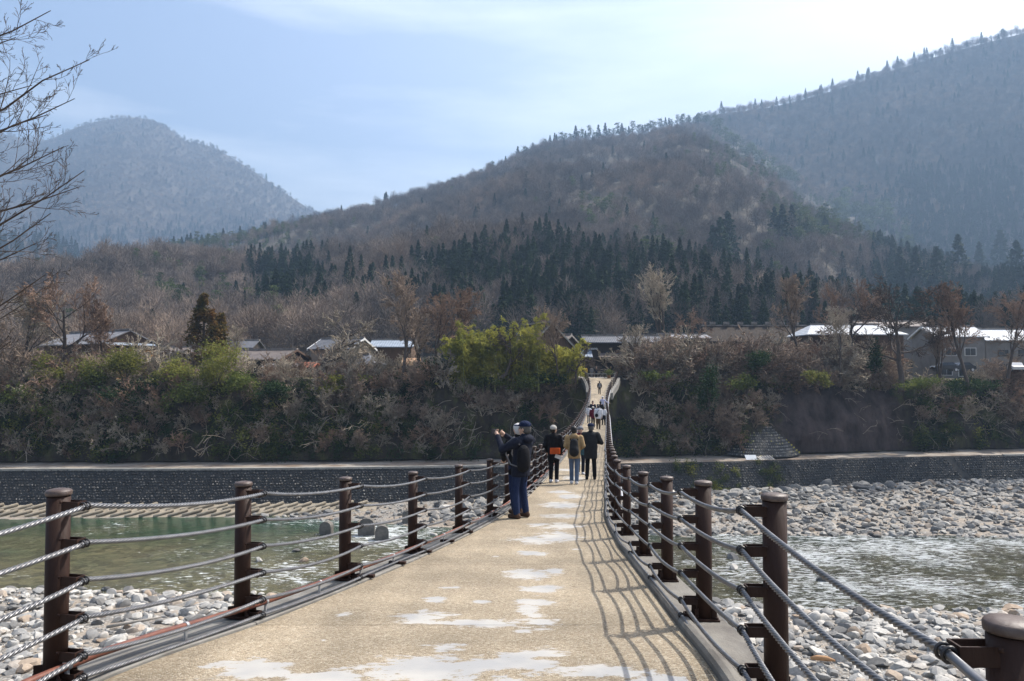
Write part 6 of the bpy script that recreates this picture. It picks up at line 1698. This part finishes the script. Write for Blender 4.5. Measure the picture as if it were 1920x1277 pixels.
# the pair at the left rail
e, v = person('man in navy cap and dark jacket with black backpack photographing the river', on(976, 14.2), math.radians(-50), 1.72, .0115, 'c_navy', 'c_jeans', 'c_shoe', 'hair_grey', 'c_cap_navy', 'cap', arms=[((-.33, .20, 1.24), (-.22, .44, 1.46)), ((.27, .27, 1.24), (.02, .46, 1.46))], hem=.80, bulk=1.12, hood=True, look=math.radians(-20), sep=.13, lean=-.15)
blob('backpack', [ell((-.16, -.20, 1.12), (.13, .10, .20)), cone((-.16, -.20, .98), (-.16, -.2, 1.22), .13, .10, (1, .8))], .014, M['c_black'], e, .04)
for x in (-.22, -.06):
    mb = MB(); mb.tube([(x, -.16, 1.34), (x, -.02, 1.46), (x, .13, 1.36), (x, .16, 1.15), (x, .05, .98), (x, -.12, .95)], .013, 6); mb.build('strap', M['c_grey'], e)
mb = MB(); mb.tube([(-.16, -.25, .95), (-.15, -.27, .8), (-.16, -.24, .68)], .006, 5); mb.build('strap', M['c_black'], e)
cpos = e.matrix_basis @ Vector((-.10, .55, 1.535))
mb = MB(); mb.box((0, 0, 0), (.125, .03, .075)); mb.tube([(0, .01, 0), (0, .05, 0)], .026, 12); mb.box((-.035, 0, .044), (.03, .02, .014)); o = mb.build('camera_body', M['clamp'], None, loc=cpos, rz=math.radians(50)); tag(o, 'small black compact camera held up by the man in the navy cap', 'camera'); o.name = 'compact_camera'
e, v = person('white haired person in black standing behind the man in the navy cap', on(969, 14.85), math.radians(-30), 1.70, .014, 'c_black', 'c_jeans', 'c_shoe', 'hair_white', None, arms=[((-.25, .08, 1.14), (-.15, .25, 1.02)), ((.30, .02, 1.16), (.27, .20, .99))], hem=.80, bulk=1.0, sep=.06, lean=-.08)
# middle group
e, v = person('woman in black coat and white knit hat with an orange shoulder bag', on(1038, 22.7), math.radians(14), 1.63, .016, 'c_black', 'c_black', 'c_white', 'hair_black', 'c_knit', 'hat', hem=.72, bulk=1.08, look=math.radians(38), arms=[((-.27, .0, 1.12), (-.23, .14, .92)), ((.26, -.03, 1.12), (.20, -.02, .86))])
mb = MB(); mb.box((.08, -.205, .98), (.30, .08, .18), rz=.06); o = mb.build('shoulder_bag', M['c_orange'], e)
mb = MB(); mb.tube([(-.05, -.21, 1.06), (-.10, -.175, 1.3), (-.12, -.08, 1.46), (-.05, .12, 1.40), (.15, .16, 1.1)], .008, 5); mb.build('bag_strap', M['c_black'], e)
mb = MB(); mb.box((.17, -.16, .80), (.20, .02, .11), M=Matrix.Rotation(.35, 3, 'Y')); mb.build('folded_map', M['white_trim'], e)
e, v = person('person in tan hooded jacket and pale jeans with a dark backpack', on(1076, 22.1), math.radians(5), 1.62, .016, 'c_tan', 'c_pale_jeans', 'c_white', 'hair_black', None, hem=.82, bulk=1.1, hood=True, sep=.075, arms=[((-.25, -.02, 1.14), (-.16, .16, 1.02)), ((.27, -.02, 1.14), (.17, .16, 1.02))], stride=.12)
blob('backpack', [cone((0, -.22, .98), (0, -.21, 1.26), .145, .115, (1, .72)), ell((0, -.29, 1.04), (.12, .06, .11))], .016, M['c_charcoal'], e, .03)
for x in (-.11, .11):
    mb = MB(); mb.tube([(x, -.14, 1.32), (x, -.02, 1.45), (x, .13, 1.34), (x, .15, 1.1)], .016, 6); mb.build('strap', M['c_charcoal'], e)
person('woman in burgundy scarf and pale hat facing the camera between the two walkers', on(1088, 26.0), math.radians(170), 1.57, .017, 'c_teal', 'c_navy', 'c_white', 'hair_black', 'c_grey', 'hat', hem=.75, long_hair=True, arms=[((-.25, .02, 1.12), (-.2, .2, 1.0)), ((.25, .0, 1.12), (.24, .06, .86))])
o = bpy.data.objects[[q.name for q in bpy.data.objects if q.get('label', '').startswith('woman in burgundy')][0]]
blob('scarf', [cone((-.09, .03, 1.43), (.09, .03, 1.43), .075, .075), cone((.03, .11, 1.40), (.05, .15, 1.15), .05, .045)], .016, M['c_burgundy'], o, .03)
person('man in dark overcoat and navy cap standing with folded arms', on(1107, 23.9), math.radians(8), 1.68, .016, 'c_charcoal', 'c_black', 'c_black', 'hair_grey', 'c_cap_navy', 'cap', hem=.70, bulk=1.2, sep=.12, arms=[((-.31, .05, 1.14), (-.08, .22, 1.10)), ((.33, .05, 1.14), (.12, .22, 1.14))], look=math.radians(-20))
# the far group
far = .024
person('walker in burgundy vest and beige hat with dark red sleeve in the far group', on(1111.5, 59.2), .05, 1.56, far, 'c_burgundy', 'c_black', 'c_black', 'hair_grey', 'c_beige', 'hat', hem=.82, bulk=1.1)
e, v = person('walker in white jacket and brown trousers with a black bag', on(1121.5, 57.6), .1, 1.73, far, 'c_white', 'c_brown', 'c_black', 'hair_black', None, hem=.80, bulk=1.2, stride=.35)
blob('bag', [ell((-.13, -.2, 1.0), (.13, .08, .13))], .02, M['c_black'], e); mb = MB(); mb.tube([(-.15, -.2, 1.08), (-.05, -.17, 1.3), (.1, -.1, 1.46)], .014, 5); mb.build('bag_strap', M['c_black'], e)
person('small walker in white top and black skirt beside the right rail', on(1131.4, 61.6), -.1, 1.45, far, 'c_white', 'c_black', 'c_black', 'hair_black', None, hem=.88, long_hair=True, skirt='c_black', stride=.25)
person('man in dark jacket facing the camera in the far group', on(1111.2, 66), 3.0, 1.68, far, 'c_navy', 'c_black', 'c_black', 'hair_black', None, hem=.80)
person('dark haired walker in white at the left of the far group', on(1103.5, 63.6), .2, 1.42, far, 'c_white', 'c_grey', 'c_black', 'hair_black', None, hem=.82)
person('dark haired walker in black jacket within the far group', on(1125.5, 67), .1, 1.6, far, 'c_black', 'c_black', 'c_black', 'hair_black', None, hem=.8)
person('dark haired walker in grey behind the white jacket', on(1120.2, 62.2), .0, 1.6, far, 'c_grey', 'c_black', 'c_black', 'hair_black', None, hem=.8)
person('person in lilac shirt and white hat leaning to the right rail', on(1129.5, 74), .5, 1.62, far, 'c_lilac', 'c_navy', 'c_black', 'hair_grey', 'c_white', 'hat', hem=.82, arms=[((-.26, .05, 1.12), (-.24, .15, .9)), ((.36, .12, 1.18), (.58, .22, 1.08))])
e, v = person('lone walker in dark clothes with grey backpack near the far bridge end', on(1123.8, 95), .0, 1.60, far, 'c_charcoal', 'c_black', 'c_black', 'hair_black', None, hem=.78, stride=.1)
blob('backpack', [cone((0, -.2, 1.02), (0, -.2, 1.28), .14, .12, (1, .7))], .022, M['c_grey'], e)
for px, D, h, jk, lg, lb in ((1098, 115.2, 1.6, 'c_yellow', 'c_black', 'person in yellow jacket at the left of the bridge head'), (1109, 117.2, 1.6, 'c_grey', 'c_grey', 'person in pale grey behind the guard rail'), (1118, 117.4, 1.7, 'c_navy', 'c_black', 'person in navy behind the guard rail'), (1145, 117.2, 1.7, 'c_black', 'c_black', 'person in black behind the right end of the guard rail')):
    person(lb, ((px - 960) / 1470 * D, D, PZ), .4 if px < 1115 else 3.0, h, .028, jk, lg, 'c_black', 'hair_black', None, hem=.8, group='people at the bridge head')
# ------------------------------------------------------------------ valley haze
mb = MB()
mb.box((300, 1600, 480), (9000, 4200, 980))
hz = mb.build('haze', None)
hz.data.materials.clear()
hm = bpy.data.materials.new('haze'); hm.use_nodes = True
nt = hm.node_tree; nt.nodes.clear()
pv = nt.nodes.new('ShaderNodeVolumePrincipled')
pv.inputs['Color'].default_value = (0.35, 0.52, 0.76, 1)
pv.inputs['Density'].default_value = 0.00032
pv.inputs['Anisotropy'].default_value = 0.25
mo = nt.nodes.new('ShaderNodeOutputMaterial')
nt.links.new(pv.outputs['Volume'], mo.inputs['Volume'])
hz.data.materials.append(hm)
tag(hz, 'thin blue spring haze filling the valley air', kind='stuff')
